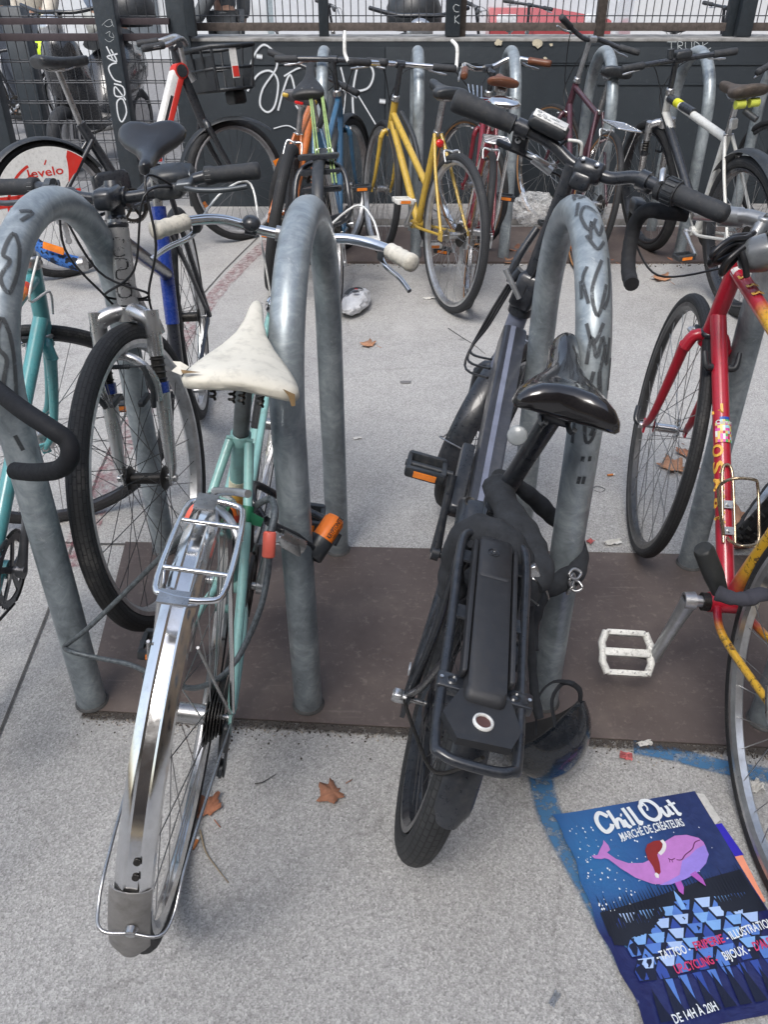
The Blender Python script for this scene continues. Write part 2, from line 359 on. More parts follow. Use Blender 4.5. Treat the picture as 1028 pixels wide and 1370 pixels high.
def make_bike(S,label,group=None):
    g=S.get; R=g('R',.34); wb=g('wb',1.0); q=S['q']
    root=empty('bicycle',label,'bicycle',group,(q['x'],q['y'],0),(0,q.get('lean',0),-q['psi']))
    hb=V((0,)+tuple(g('hb',(.9,.64)))); ht=V((0,)+tuple(g('ht',(.86,.82)))); st=q.get('st',0)
    ax=(ht-hb).normalized(); fs=lambda p: rotp(p,hb,ax,-st)
    bb=V((0,)+tuple(g('bb',(.42,.27)))); seg=g('seg',48); n=g('n',10); P=g('paint'); ra=V((0,0,R))
    sadp=V((g('sadx',0),)+tuple(g('sad',(.2,.9)))); sct=bb+(sadp-V((0,.0,.05))-bb)*g('sck',.78)
    tw=g('tw',.016)
    # wheels
    wk=dict(R=R,tw=tw,tyre=g('tyre'),wall=g('wall'),rim=g('rim'),spoke=g('spoke'),hub=g('hub'),ns=g('ns',32),seg=seg)
    if g('rearwheel',1): make_wheel(root,(0,0,R),None,**dict(dict(wk,hubw=.06),**g('rw',{})))
    if g('frontwheel',1): make_wheel(root,(0,wb,R),fs,**dict(dict(wk,axle=.058),**g('fw',{})))
    # frame
    if g('frame',1):
        m=MB().mat(P); tr=g('tr',.0145); kind=g('kind','diamond'); lug=g('lug')
        htl=ht+ax*.0; m.cyl(hb-ax*.0,htl,.0185,14)
        d0=hb+(ht-hb)*.25; t0=hb+(ht-hb)*.85
        m.cyl(d0,bb,tr*1.12,12); m.cyl(bb+V((-.036,0,0)),bb+V((.036,0,0)),.021,14)
        m.cyl(bb,sct,tr,12)
        if kind=='diamond': m.cyl(t0,sct-(sct-bb).normalized()*.02,tr,12)
        elif kind=='low':  m.cyl(t0-(ht-hb)*.3,bb+(sct-bb)*.45,tr,12)
        elif kind=='mixte':
            for s in(-1,1): m.tube([t0+V((s*.012,0,0)),bb+(sct-bb)*.55+V((s*.022,0,0)),ra+V((s*.062,.015,.02))],.0075,8)
        elif kind=='slope': m.cyl(t0,bb+(sct-bb)*.72,tr,12)
        for s in(-1,1):
            m.tube(cat([bb+V((s*.025,-.02,0)),bb+V((s*.045,-.12,.01)),ra+V((s*.064,.02,0))],5),[.009,.0065],8)
            k0=sct if g('stayhi',1) else bb+(sct-bb)*.8
            m.tube(cat([k0+V((s*.016,-.01,-.005)),k0*.6+ra*.4+V((s*.04,0,0)),ra+V((s*.064,0,.01))],5),[.0085,.0065],8)
            m.box(ra+V((s*.064,.005,0)),(.0025,.02,.022))
        m.build('frame',None,root)
        if g('seatpost',1): MB().cyl(sct-(sct-bb).normalized()*.02,sadp-V((0,0,.022)),.0135,12).build('seat_post',g('postm',STEEL),root); MB().lathe(sct-(sct-bb).normalized()*.012,(sct-bb),[(0,.0175),(.018,.0175),(.02,.014)],14).cyl(sct+V((-.022,-.01,0)),sct+V((.022,-.01,0)),.004,8).build('seat_clamp',g('clampm',STEEL),root)
        hs_=MB().mat(g('headm',STEEL)); hs_.lathe(ht,ax,[(0,.019),(.004,.0225),(.01,.0225),(.014,.02),(.02,.021),(.027,.019),(.03,.0125)],18); hs_.lathe(hb-ax*.012,ax,[(0,.018),(.004,.023),(.01,.022),(.013,.018)],18); hs_.build('headset',None,root,split=True)
    # fork
    if g('fork',1):
        m=MB(fs).mat(g('forkm',P)); fh=V((0,wb,R)); cr=hb-ax*.02; r0=g('forkr',.0115); fw_=g('fkw',.048)
        if g('forktype')!='sus':
            m.tube(cat([cr+V((-.01,0,.004)),cr+V((-fw_*.7,0,.002)),cr+V((-fw_,0,-.03))],3),r0*1.15,8); m.tube(cat([cr+V((.01,0,.004)),cr+V((fw_*.7,0,.002)),cr+V((fw_,0,-.03))],3),r0*1.15,8); m.lathe(cr-ax*.016,ax,[(0,.0),(0,.019),(.03,.019)],14)
            for s in(-1,1): m.tube(cat([cr+V((s*fw_,0,-.02)),cr*.5+fh*.5+V((s*(fw_+.002),-.018,0)),fh*.85+cr*.15+V((s*(fw_+.004),-.018,0)),fh+V((s*.053,0,0))],5),[r0*1.1,r0*.6],10)
            for s in(-1,1): m.box(fh+V((s*.053,0,0)),(.0025,.011,.016))
            m.build('fork',None,root)
        else: g('fork_fn')(root,fs,S)
    # saddle
    if g('saddle',1):
        sd=dict(L=.27,W=.07,tilt=0); sd.update(g('sd',{}))
        o=saddle_mb(MB().mat(g('sadm',BLACKP)),sadp+V((0,.02,.01)),**sd).build('saddle',None,root,sharp=60)
        m=MB().mat(g('railm',STEEL))
        for s in(-1,1): m.tube(cat([sadp+V((s*.022,-.075,-.012)),sadp+V((s*.022,-.04,-.032)),sadp+V((s*.02,.04,-.032)),sadp+V((s*.008,.1,-.012))],3),.0035,6)
        m.box(sadp+V((0,0,-.03)),(.026,.02,.01),bev=.004); m.build('saddle_rail',None,o)
    # handlebar
    b0=V((0,)+tuple(g('bar',(.84,.95)))); bt=g('bartype','flat')
    if g('barfn'): g('barfn')(root,fs,S,b0)
    elif bt:
        bm=g('barm',BLACKM); gm=g('gripm',RUBBER); W=g('barw',.28); sw=g('sweep',.05); rise=g('rise',.0)
        pth={'flat':[(-1,-sw,rise),(-.5,-sw*.3,rise),(-.18,0,0),(.18,0,0),(.5,-sw*.3,rise),(1,-sw,rise)],
             'city':[(-1,-.17,.01),(-.8,-.1,.02),(-.55,0,.03),(-.2,.03,0),(.2,.03,0),(.55,0,.03),(.8,-.1,.02),(1,-.17,.01)]}[bt]
        pth=g('barpts') or pth
        pth=[b0+V((x*W,y,z)) for x,y,z in pth]
        if g('bst'): fs0=fs; fs=lambda p: fs0(rotp(p,hb,ax,-g('bst')))
        C=cat(pth,6); hbo=MB(fs).tube(C,.0125,10).build('handlebar',bm,root)
        for s in(0,1):
            e=pth[0] if s==0 else pth[-1]; i_=pth[1] if s==0 else pth[-2]; d=(i_-e).normalized()
            G=[e-d*.004+d*t for t in(0,.004,.03,.06,.09,.112,.118)]; MB(fs).tube(G,[.012,.0165,.0175,.0162,.017,.0175,.014],12).build('grip',gm,hbo)
            if g('levers',1):
                k=e+d*.145; f=V((0,1,-.25)).normalized(); l=MB(fs).mat(g('leverm',ALU)); l.box(k+f*.018,(.014,.018,.01),(d,f,d.cross(f)),bev=.004)
                l.tube(cat([k+f*.03,k+f*.045-d*.05+V((0,0,-.012)),k+f*.05-d*.12+V((0,0,-.02))],4),[.0065,.005,.004]*3,6); l.build('brake_lever',None,hbo)
                cb=MB(fs).tube(cat([k+f*.02,k+f*.08+d*.08+V((0,.02,-.02)),hb+V((0,.06,.12)),(hb if s else V((0,wb*.8,R+.3)))+V((0,.03,.02))],8),.0025,5); cb.build('cable',g('cablem',CABLE),root)
        m=MB(fs).mat(g('stemm',BLACKM)); top=ht+ax*g('stemh',max(.03,(b0-ht).dot(ax)-.01)); m.cyl(ht,top,.0135,12); m.cyl(top-ax*.005,top+ax*.014,.0155,12); m.tube([top,b0],[.0155,.0145],10); m.cyl(b0-V((.022,0,0)),b0+V((.022,0,0)),.018,14); m.build('stem',None,root)
    # drivetrain
    if g('crank',1):
        ca=g('ca',.6); CL=.17; pmt=g('pedalm',BLACKP)
        for s in(1,-1):
            d=V((0,math.cos(ca),math.sin(ca)))*s; c0=bb+V((s*.062,0,0)); m=MB().mat(g('crankm',ALU)); m.cyl(bb+V((s*.03,0,0)),c0,.008,8); m.lathe(c0-V((.008,0,0)),(1,0,0),[(0,0),(0,.016),(.016,.016),(.016,0)],12); e=c0+d*CL+V((s*.01,0,0)); m.tube([c0,c0*.5+e*.5,e],[.0125,.0085,.0105],8,flat=1)
            co=m.build('crank_arm',None,root)
            pc=e+V((s*.058,0,0)); p=MB().mat(pmt); p.cyl(e,pc+V((s*.045,0,0)),.007,8)
            if not g('pedals',1): continue
            for yy in(-.032,.032): p.box(pc+V((0,yy,0)),(.042,.006,.011),bev=.003)
            for xx in(-.038,.038): p.box(pc+V((xx,0,0)),(.005,.03,.009),bev=.002)
            for yy in(-.039,.039): p.mat(ORANGER).box(pc+V((0,yy,0)),(.024,.002,.0065)); 
            p.build('pedal',None,co)
        rr=g('ringr',.085); c0=bb+V((.042,0,0)); m=MB().mat(g('ringm',GREASE)); nt_=36; pts=[]
        for i in range(nt_*2): a=math.pi*i/nt_; r=rr if i%2 else rr-.006; pts.append(c0+V((0,r*math.cos(a),r*math.sin(a))))
        inn=[c0+V((0,(rr-.02)*math.cos(math.pi*i/nt_),(rr-.02)*math.sin(math.pi*i/nt_))) for i in range(nt_*2)]
        b=len(m.v); 
        for dx in(-.0015,.0015):
            for p in pts:m.av(p+V((dx,0,0)))
            for p in inn:m.av(p+V((dx,0,0)))
        K=nt_*2
        for i in range(K):
            j=(i+1)%K; m.af([b+i,b+j,b+K+j,b+K+i],smooth=False); m.af([b+2*K+j,b+2*K+i,b+3*K+i,b+3*K+j],smooth=False); m.af([b+i,b+2*K+i,b+2*K+j,b+j],smooth=False)
        for i in range(5): a=ca+i*2*math.pi/5; m.box(c0+V((0,math.cos(a),math.sin(a)))*(rr*.45),(.002,rr*.42,.007),((1,0,0),(0,math.cos(a),math.sin(a)),(0,-math.sin(a),math.cos(a))))
        m.build('chainring',None,root)
        cs=ra+V((.042,0,0)); cr_=.03; m=MB().mat(GREASE)
        for s in(1,-1): a_=c0+V((0,-.01,s*rr)); b_=cs+V((0,0,s*cr_)); m.tube([a_,b_],[.0042,.0042],4,flat=.6)
        m.tube([c0+V((0,rr*math.cos(a),rr*math.sin(a))) for a in [math.pi/2-i*math.pi/12 for i in range(13)]],.0042,4); m.build('chain',None,root)
        m=MB().mat(GREASE)
        for i in range(g('cogs',6)): r=.05-.0042*i; x=.026+.0045*i; m.lathe(ra+V((x,0,0)),(1,0,0),[(0,.012),(0,r),(.0018,r),(.0018,.012)],26)
        m.build('cassette',None,root)
        m=MB().mat(g('dm',ALU)); d=ra+V((.06,-.005,-.03)); m.box(d,(.006,.02,.03),bev=.004); m.box(d+V((-.01,.02,-.07)),(.003,.012,.055),bev=.003); m.box(d+V((.0,.02,-.07)),(.002,.012,.055),bev=.002)
        for zz in(-.03,-.115): m.lathe(d+V((-.008,.02,zz)),(1,0,0),[(0,0),(0,.017),(.005,.017),(.005,0)],12)
        m.build('derailleur',None,root)
    # brakes
    bk=g('brake','caliper')
    if bk:
        for fr in(0,1):
            if (fr and not g('fork',1)) or (not fr and not g('rearwheel',1)): continue
            xf=fs if fr else None; y0=wb if fr else 0; base=(hb-ax*.02+V((0,.03,0))) if fr else V((0,-.0,R+R-.0))+V((0,.1,-.01)); zz=R+R-tw*2-.01
            m=MB(xf).mat(ALU); dirv=(V((0,y0,R))-base); dirv.x=0; dirv=dirv.normalized(); rimp=V((0,y0,R))-dirv*(R-2*tw)
            for s in(-1,1):
                m.tube(cat([base+V((s*.004,.012,.0)),base+V((s*.035,.012,.002)),rimp+V((s*(tw+.016),0,.0))],4),[.006,.0045],6)
                m.mat(BLACKP).box(rimp+V((s*(tw*.82+.007),0,0)),(.005,.024,.006),((1,0,0),(0,-dirv.z,dirv.y),(0,dirv.y,dirv.z)),bev=.002); m.mat(ALU)
            m.cyl(base+V((0,-.015,0)),base+V((0,.025,0)),.006,8); m.build('brake',None,root)
    if g('post'): g('post')(root,fs,S,dict(ra=ra,bb=bb,sct=sct,sadp=sadp,hb=hb,ht=ht,ax=ax,b0=b0,R=R,wb=wb,tw=tw))
    return root
def fender(root,xf,c,R,w,a0,a1,mat,th=.001,name='fender',prof=None,flap=None,n=40,rnd=0):
    # a measured from +y (forward) toward +z
    m=MB(xf).mat(mat); k=9; pr=prof or [(w*math.sin(t),-w*.55*(1-math.cos(t))) for t in [(-1+2*i/(k-1))*1.25 for i in range(k)]]
    pp=[(x,R+z) for x,z in pr]+[(x*.96,R+z-.0018) for x,z in pr[::-1]]
    secs=[]
    for i in range(n+1):
        a=a0+(a1-a0)*i/n; d=(n-i)*(a1-a0)/n*R/(rnd or 1); sw=1
        if rnd and d<1: sw=max(.62,math.sqrt(1-(1-d)**2))
        secs.append([V(c)+V((x*sw,r*math.cos(a),r*math.sin(a))) for x,r in pp])
    m.loft(secs)
    return m.build(name,None,root,sharp=35)
def rack_carrier(root,z,y0,y1,w,mat,R,legs=True,name='carrier',x0=0,cross=3,r=.004,round_=.03,taper=1):
    m=MB().mat(mat); e=round_
    w2=w*taper
    loop=cat([(x0-w2,y0-e,z),(x0-w2+e*.6,y0,z),(x0+w2-e*.6,y0,z),(x0+w2,y0-e,z),(x0+w,y1+e,z),(x0+w-e*.6,y1,z),(x0-w+e*.6,y1,z),(x0-w,y1+e,z)],4,True)
    m.tube(loop,r,8,closed=True)
    for i in range(cross): y=y1+(y0-y1)*(i+.5)/cross; m.cyl((x0-w*.98,y,z),(x0+w*.98,y,z),r*.85,6)
    if legs:
        for s in(-1,1):
            m.tube([(x0+s*w,y0-.05 if legs!=2 else y1+.06,z),(s*.064,-.0,R+.02)],r*.85,6); m.tube([(x0+s*w,(y0*.3+y1*.7),z),(s*.066,-.005,R+.02)],r*.85,6)
    return m.build(name,None,root)
# ---------------- setting
m=MB(); m.poly([(-60,-3,0),(60,-3,0),(60,120,0),(-60,120,0)]); 
tag(m.build('ground',CONC),kind='structure')
def slab(pts,z0,z1,name,mat):
    mb=MB(); P=[V((p[0],p[1],z0)) for p in pts]; mb.prism(P,(0,0,z1-z0)); return mb.build(name,mat)
ASPH=pm('asphalt',(.20,.20,.205),.9,var=.3,bump=.5,bscale=300)
tag(slab([(-40,6.6),(60,6.6),(60,30),(-40,30)],.0,.006,'road',ASPH),kind='structure')
def q2(a,b): return [V(a),V(b)]
# steel plates under racks
c=[at(112,952,Z=0),at(1100,1006,Z=0),at(1120,748,Z=0),at(168,727,Z=0)]
tag(slab([(p.x,p.y) for p in c],0,.006,'steel_base_plate',PLATE),'long brown steel ground plate under the front row of bike racks','ground plate')
tag(slab([(-.62,4.44),(3.2,4.44),(3.2,5.17),(-.62,5.17)],0,.012,'steel_base_plate',PLATE),'long brown steel ground plate under the back row of bike racks','ground plate')
KC=pm('kerb concrete',(.28,.27,.26),.9,var=.3,bump=.5,dirt=.2)
o=MB().box((1.9,5.45,.02),(2.6,.20,.02),bev=.008).build('kerb',KC); tag(o,kind='structure')
# joints in the concrete as thin dark grooves
J=pm('joint dirt',(.09,.085,.08),.95,var=.5)
m=MB()
def gl(pts,wd,z=.0035):
    P=[at(x,y,Z=0) for x,y in pts]; P=[V((p.x,p.y,z)) for p in P]; m.ribbon(P,(0,0,1),wd,3)
gl([(345,318),(268,398),(165,560),(60,830),(-60,1130)],.006); gl([(-20,722),(112,728),(168,729)],.007)
tag(m.build('pavement_joint',J),kind='structure')
REDP=spraym('worn red road paint',srgb(140,78,86),.6,38,.42,.04); BLUP=spraym('worn blue road paint',srgb(62,115,158),.8,45,.32,.15)
m=MB(); P=[at(x,y,Z=0) for x,y in ((360,322),(282,402),(178,572),(118,700),(96,760))]; m.ribbon([V((p.x,p.y,.004)) for p in P],(0,0,1),.085,5); tag(m.build('red_road_marking',REDP),kind='structure')
m=MB(); P=[at(x,y,Z=0) for x,y in ((722,1008),(724,1045),(740,1100),(790,1190),(850,1300))]; m.ribbon([V((p.x,p.y,.004)) for p in P],(0,0,1),.055,5)
P=[at(x,y,Z=0) for x,y in ((848,1001),(900,1010),(960,1026),(1040,1042),(1100,1062))]; m.ribbon([V((p.x,p.y,.004)) for p in P],(0,0,1),.045,5); tag(m.build('blue_road_marking',BLUP),kind='structure')
# grit along the plate edge
m=MB().mat(pm('grit light',(.35,.31,.26),.95,var=.6)); m2=pm('grit dark',(.07,.055,.045),.95,var=.6)
def pebble(x,y,s,z=0):
    q=Quaternion((random.random()-.5,random.random()-.5,random.random()-.5,random.random())).normalized(); pts=[q@V(p)*s*(.6+.6*random.random()) for p in((1,0,0),(-1,0,0),(0,1,0),(0,-1,0),(0,0,.6),(0,0,-.6))]
    b=len(m.v); [m.av(p+V((x,y,z+s*.3))) for p in pts]
    for f in((0,2,4),(2,1,4),(1,3,4),(3,0,4),(0,3,5),(3,1,5),(1,2,5),(2,0,5)): m.af([b+i for i in f],smooth=False)
A,B=c[0],c[1]
for i in range(3200):
    t=random.random(); y=-abs(random.gauss(0,.013))-.001
    if random.random()<.1: y*=3
    m.cur=0 if random.random()<.45 else 1
    if len(m.mats)<2:m.mats.append(m2)
    p=A.lerp(B,t); pebble(p.x,p.y+y,random.uniform(.001,.0038))
for i in range(500):
    t=random.random(); m.cur=random.randint(0,1); pebble(-.62+3.8*t,4.44-abs(random.gauss(0,.03)),random.uniform(.002,.007))
for i in range(160):
    m.cur=random.randint(0,1); p=c[3].lerp(c[2],random.random()); pebble(p.x,p.y+abs(random.gauss(0,.012)),random.uniform(.001,.0035))
m.mat(pm('dirt film',(.11,.095,.08),1,var=.6,scale=60,bump=1)); tag(m.build('grit'),kind='stuff')
m=MB(); P=[A.lerp(B,i/10)+V((0,-.010,.0045)) for i in range(11)]; m.ribbon(P,(0,0,1),.034,4)
tag(m.build('dirt',spraym('dark packed dirt',(.06,.05,.042),.95,70,.33,.3)),kind='stuff')
# ---------------- racks
def rack(near,far,h,label,r=.03,group='bike racks in the front row',n=24,tb=0,marks=None):
    a,b=V((near[0],near[1],0)),V((far[0],far[1],0)); mid=(a+b)/2; u=(b-a); s=u.length; u.normalize(); Rr=s/2
    P=[]
    for t in(0,.2,.5,.8): P.append(-Rr*u+V((0,0,(h-Rr)*t)))
    for i in range(25): t=math.pi-math.pi*i/24; P.append(u*Rr*math.cos(t)+V((0,0,h-Rr+Rr*math.sin(t))))
    for t in(.8,.5,.2,0): P.append(Rr*u+V((0,0,(h-Rr)*t)))
    mb=MB().mat(GALV); mb.tube(P,r,n); o=mb.build('bike_rack'); o.location=mid; tag(o,label,'bike rack',group)
    for e in(-1,1):
        MB().lathe(e*Rr*u,(0,0,1),[(.007,r+.005),(.010,r+.0035),(.013,r+.0005)],24).build('weld_collar',pm('dirty weld',(.10,.10,.10),.6,.4,var=.5,dirt=.4,scale=60),o)
    return o,mid,u,Rr
def rack_pt(a,b,h,t,lat,r=.0306):
    pass
rk=[rack((-.632,1.243),(-.60,1.80),.97,'galvanized hoop rack at the left edge, grey cable looped round its near leg'),
    rack((-.163,1.236),(-.127,1.80),.955,'galvanized hoop rack the orange padlock is clamped to, right of the white saddle'),
    rack((.345,1.243),(.366,1.80),.955,'hoop rack with dark marker scrawls on top, beside the black electric bicycle'),
    rack((.80,1.19),(.815,1.735),.97,'hoop rack behind the red and yellow bicycle at the right edge')]
bl=['hoop rack behind the bars of the orange and blue bicycles','hoop rack just right of the yellow bicycle handlebar','slim hoop rack between the two red framed bicycles with a torn sticker on top','hoop rack rising round the maroon bicycle saddle','hoop rack behind the white mountain bike frame','hoop rack at the right edge by the black parked bicycle']
for i,l in enumerate(bl):
    x=-.31+.485*i; rack((x,4.53),(x-.0,5.09),.98,l,group='bike racks in the back row',n=16)
# marker scrawls on third rack: strokes hugging the tube
MK=spraym('black marker',(.05,.055,.06),.85,50,.25,.25)
def on_tube(o,mid,u,Rr,h,r,fn_pts,wd,mb):
    # s: arclength along hoop from near base, a: angle around (0 faces outward up/back, toward camera)
    side=V((0,0,1)).cross(u) # lateral
    def P(s,a):
        L=h-Rr
        if s<L: c_=-Rr*u+V((0,0,s)); out=-u
        else:
            t=math.pi-(s-L)/Rr; c_=u*Rr*math.cos(t)+V((0,0,L+Rr*math.sin(t))); out=u*math.cos(t)+V((0,0,math.sin(t)))
        nn=out*math.cos(a)+side*math.sin(a); return c_+nn*(r+.0012),nn
    for st in fn_pts:
        C=cat([(s,a,0) for s,a in st],5); pn=[P(c.x,c.y) for c in C]; T,_=frames([p for p,_ in pn]); b=len(mb.v); 
        for (p,nn),t in zip(pn,T): cc=t.cross(nn).normalized(); mb.av(p+cc*wd/2); mb.av(p-cc*wd/2)
        for i in range(len(pn)-1): mb.af([b+2*i,b+2*i+1,b+2*i+3,b+2*i+2],[(i*.01,0),(i*.01,1),(i*.01+.01,1),(i*.01+.01,0)])
o,mid,u,Rr=rk[2]
S3=lambda *a:a
L=.97-Rr
strokes=[[(L+.36,-.5),(L+.38,.1),(L+.35,.5),(L+.31,.2),(L+.34,-.3)],[(L+.29,-.6),(L+.27,-.1),(L+.3,.4)],[(L+.25,-.3),(L+.2,.3),(L+.16,0),(L+.21,-.5)],[(L+.15,.6),(L+.12,.2),(L+.15,-.3)],
 [(L+.12,-.5),(L+.07,-.2),(L+.02,-.4),(L-.02,-.1)],[(L+.08,.1),(L+.03,.35),(L-.03,.1),(L-.02,-.3),(L+.04,-.4),(L+.08,-.2)],[(L+.045,.0),(L+.015,.15),(L-.005,-.05),(L+.02,-.15),(L+.045,.0)],
 [(L-.06,-.3),(L-.07,-.28)],[(L-.06,.1),(L-.07,.12)],[(L-.10,-.15),(L-.115,-.1)],[(L-.10,.12),(L-.115,.17)],[(L+.0,.9),(L-.04,.85)],[(L+.45,-.3),(L+.43,.1),(L+.46,.3),(L+.42,.5)],[(L+.40,.4),(L+.36,.75)],[(L+.33,-.7),(L+.30,-.3),(L+.33,.0),(L+.29,.2)],[(L+.24,.5),(L+.22,.8),(L+.18,.5)],[(L+.13,-.75),(L+.09,-.6),(L+.13,-.3),(L+.10,.0),(L+.13,.3),(L+.09,.5)],[(L+.26,-.8),(L+.2,-.7),(L+.17,-.3)],[(L+.22,.95),(L+.19,.9)],[(L+.1,-1.0),(L+.05,-.95)],[(L+.42,.3),(L+.43,-.2)]]
mb=MB(); on_tube(o,mid,u,Rr,.955,.03,strokes,.0085,mb); mb.build('marker_scrawl',MK,o)
o,mid,u,Rr=rk[0]; mb=MB(); L=.97-Rr
on_tube(o,mid,u,Rr,.97,.03,[[(L+.28,-.9),(L+.3,-.4),(L+.26,-.2),(L+.25,-.6),(L+.22,-.3),(L+.2,-.8),(L+.24,-1.1),(L+.28,-.9)],[(L+.14,-.9),(L+.16,-.5),(L+.12,-.3),(L+.1,-.7),(L+.06,-.4),(L+.04,-.9),(L+.1,-1.1),(L+.14,-.9)],[(L-.02,-.4),(L-.05,-.6)],[(L+.33,-.5),(L+.36,-.8),(L+.35,-.2)]],.0095,mb); mb.build('marker_scrawl',MK,o)
# ---------------- low wall + fence
WY=5.75; WX0=at(250,160,Y=WY).x
w_=empty('low_wall','slate painted low wall covered in white graffiti behind the back bicycles','wall')
m=MB(); m.box(((WX0+9)/2,WY+.2,.485),((9-WX0)/2,.2,.485)); m.build('wall_body',WALL,w_)
COP=pm('worn coping',(.28,.28,.275),.85,var=.6,scale=9,dirt=.4,bump=.4)
MB().box(((WX0+9)/2,WY+.2,.978),((9-WX0)/2+.005,.203,.008),bev=.003).build('coping',COP,w_)
sm=MB()
for i in range(4): sm.box((WX0+.65+1.25*i,WY-.004,.47),(.62,.004,.47),bev=.003)
for (x0,x1,y) in ((250,1028,86),(800,1028,113),(690,905,83),(520,640,85)):
    a=at(x0,y,Y=WY-.01); b=at(x1,y,Y=WY-.01); sm.box(((a.x+b.x)/2,WY-.011,a.z),((b.x-a.x)/2,.003,.004))
sm.build('panel',WALL,w_)
SP=spraym('white spray',(.72,.76,.80),.95,25,.15,.40,.45)
gr=MB()
def wst(pts,wd,Y=WY-.016,mb=None,k=6):
    if mb is None: wd*=1.05
    (mb or gr).ribbon([at(x,y,Y=Y) for x,y in pts],(0,-1,0),wd,k)
wst([(330,113),(338,78),(352,60),(366,70),(370,90),(352,118),(348,140),(358,150),(368,140),(372,110),(362,95),(345,100),(331,122)],.017)
wst([(372,148),(380,118),(388,100),(394,118),(396,140),(402,148)],.017); wst([(402,148),(404,125),(412,105),(420,98),(420,125),(424,146)],.017); wst([(380,102),(395,93),(404,90)],.014)
wst([(424,146),(432,112),(428,92)],.014); wst([(474,165),(472,130),(476,100),(482,82),(494,86),(500,100),(492,118),(470,122),(455,118)],.018); wst([(456,90),(462,120),(458,160),(453,165)],.014)
wst([(476,122),(490,145),(505,170)],.012); wst([(366,172),(385,168),(400,176)],.01)
for x,y in((347,75),(512,135)): gr.ribbon([at(x-4,y,Y=WY-.016),at(x+4,y+1,Y=WY-.016)],(0,-1,0),.035,1)
TW=spraym('white marker',(.55,.6,.62),.8,50,.2,.45)
tm=MB().mat(TW)
for st in ([(893,56),(906,56)],[(899,56),(899,66)],[(908,66),(908,56),(914,57),(913,61),(908,61),(915,67)],[(918,56),(918,64),(922,67),(926,64),(926,56)],[(930,66),(930,56),(936,59),(936,64),(930,66)],[(941,66),(941,56)],[(948,57),(941,62),(948,67)],[(926,66),(938,70),(952,64)]): wst(st,.007,mb=tm,k=3)
gr.build('graffiti',SP,w_); tm.build('graffiti',None,w_)
pk=MB().mat(pm('bare plaster',(.55,.5,.38),.9,var=.4,bump=.5))
for (x,y,s) in((720,58,1),(738,60,.35),(668,57,.7),(730,78,.4)):
    pts=[]
    for i in range(12): a=i*math.pi/6; r=s*random.uniform(5,9); pts.append(at(x+r*math.cos(a),y+r*.85*math.sin(a),Y=WY-.017))
    pk.poly(pts)
pk.build('bare_patch',None,w_)
# railing on the wall
RUST=pm('rusty brown steel',srgb(88,80,76),.6,.3,var=.4,dirt=.3,scale=40); DKST=pm('dark grey post paint',srgb(46,54,61),.5,var=.2,dirt=.15); WIRE=pm('mesh wire',srgb(78,80,84),.5,.3,var=.3)
fe=empty('wall_railing','brown steel railing of thin upright bars on top of the low wall','railing'); FY=WY+.18
zt=1.9
bot=at(500,37,Y=FY).z; top0=WX0+.1
MB().box(((WX0+9)/2,FY,bot+.005),((9-WX0)/2,.02,.022),bev=.003).build('bottom_rail',RUST,fe)
m=MB(); x=WX0+.12
while x<3.4: m.cyl((x,FY,bot),(x,FY,zt),.0035,5); x+=.047
m.cyl((WX0,FY-.006,at(500,21,Y=FY).z),(3.5,FY-.006,at(500,21,Y=FY).z),.0035,5)
m.cyl((WX0,FY-.006,at(500,21,Y=FY).z+.2),(3.5,FY-.006,at(500,21,Y=FY).z+.2),.0035,5)
m.build('bar_infill',WIRE,fe); MB().box(((WX0+9)/2,FY,zt+.02),((9-WX0)/2,.02,.02)).build('top_rail',RUST,fe)
for px,wd in((433,.030),(618,.028),(805,.028),(980,.03)):
    a=at(px,20,Y=FY); MB().box((a.x,FY-.0,(zt+.99)/2+.01),(wd,.028,(zt-.99)/2+.02),bev=.003).build('post',RUST if wd==.028 else DKST,fe)
for px in(606,997): 
    a=at(px,20,Y=FY-.05); o=MB().box((a.x,FY-.08,1.46),(.045,.03,.47),bev=.004).build('post',DKST,fe)
    if px==606:
        k=MB()
        for st in([(615,8),(610,6),(607,10),(609,15),(614,16)],[(609,21),(609,31)],[(615,20),(609,26),(615,32)]): wst(st,.007,Y=FY-.113,mb=k,k=3)
        k.build('graffiti',TW,o)
a=at(243,60,Y=WY); MB().box((a.x-.005,WY+.06,1.0),(.065,.07,1.0),bev=.004).build('end_post',DKST,fe); a=at(259,60,Y=WY-.02); MB().box((a.x,WY-.03,1.5),(.03,.02,.5),bev=.003).build('end_post',DKST,fe)
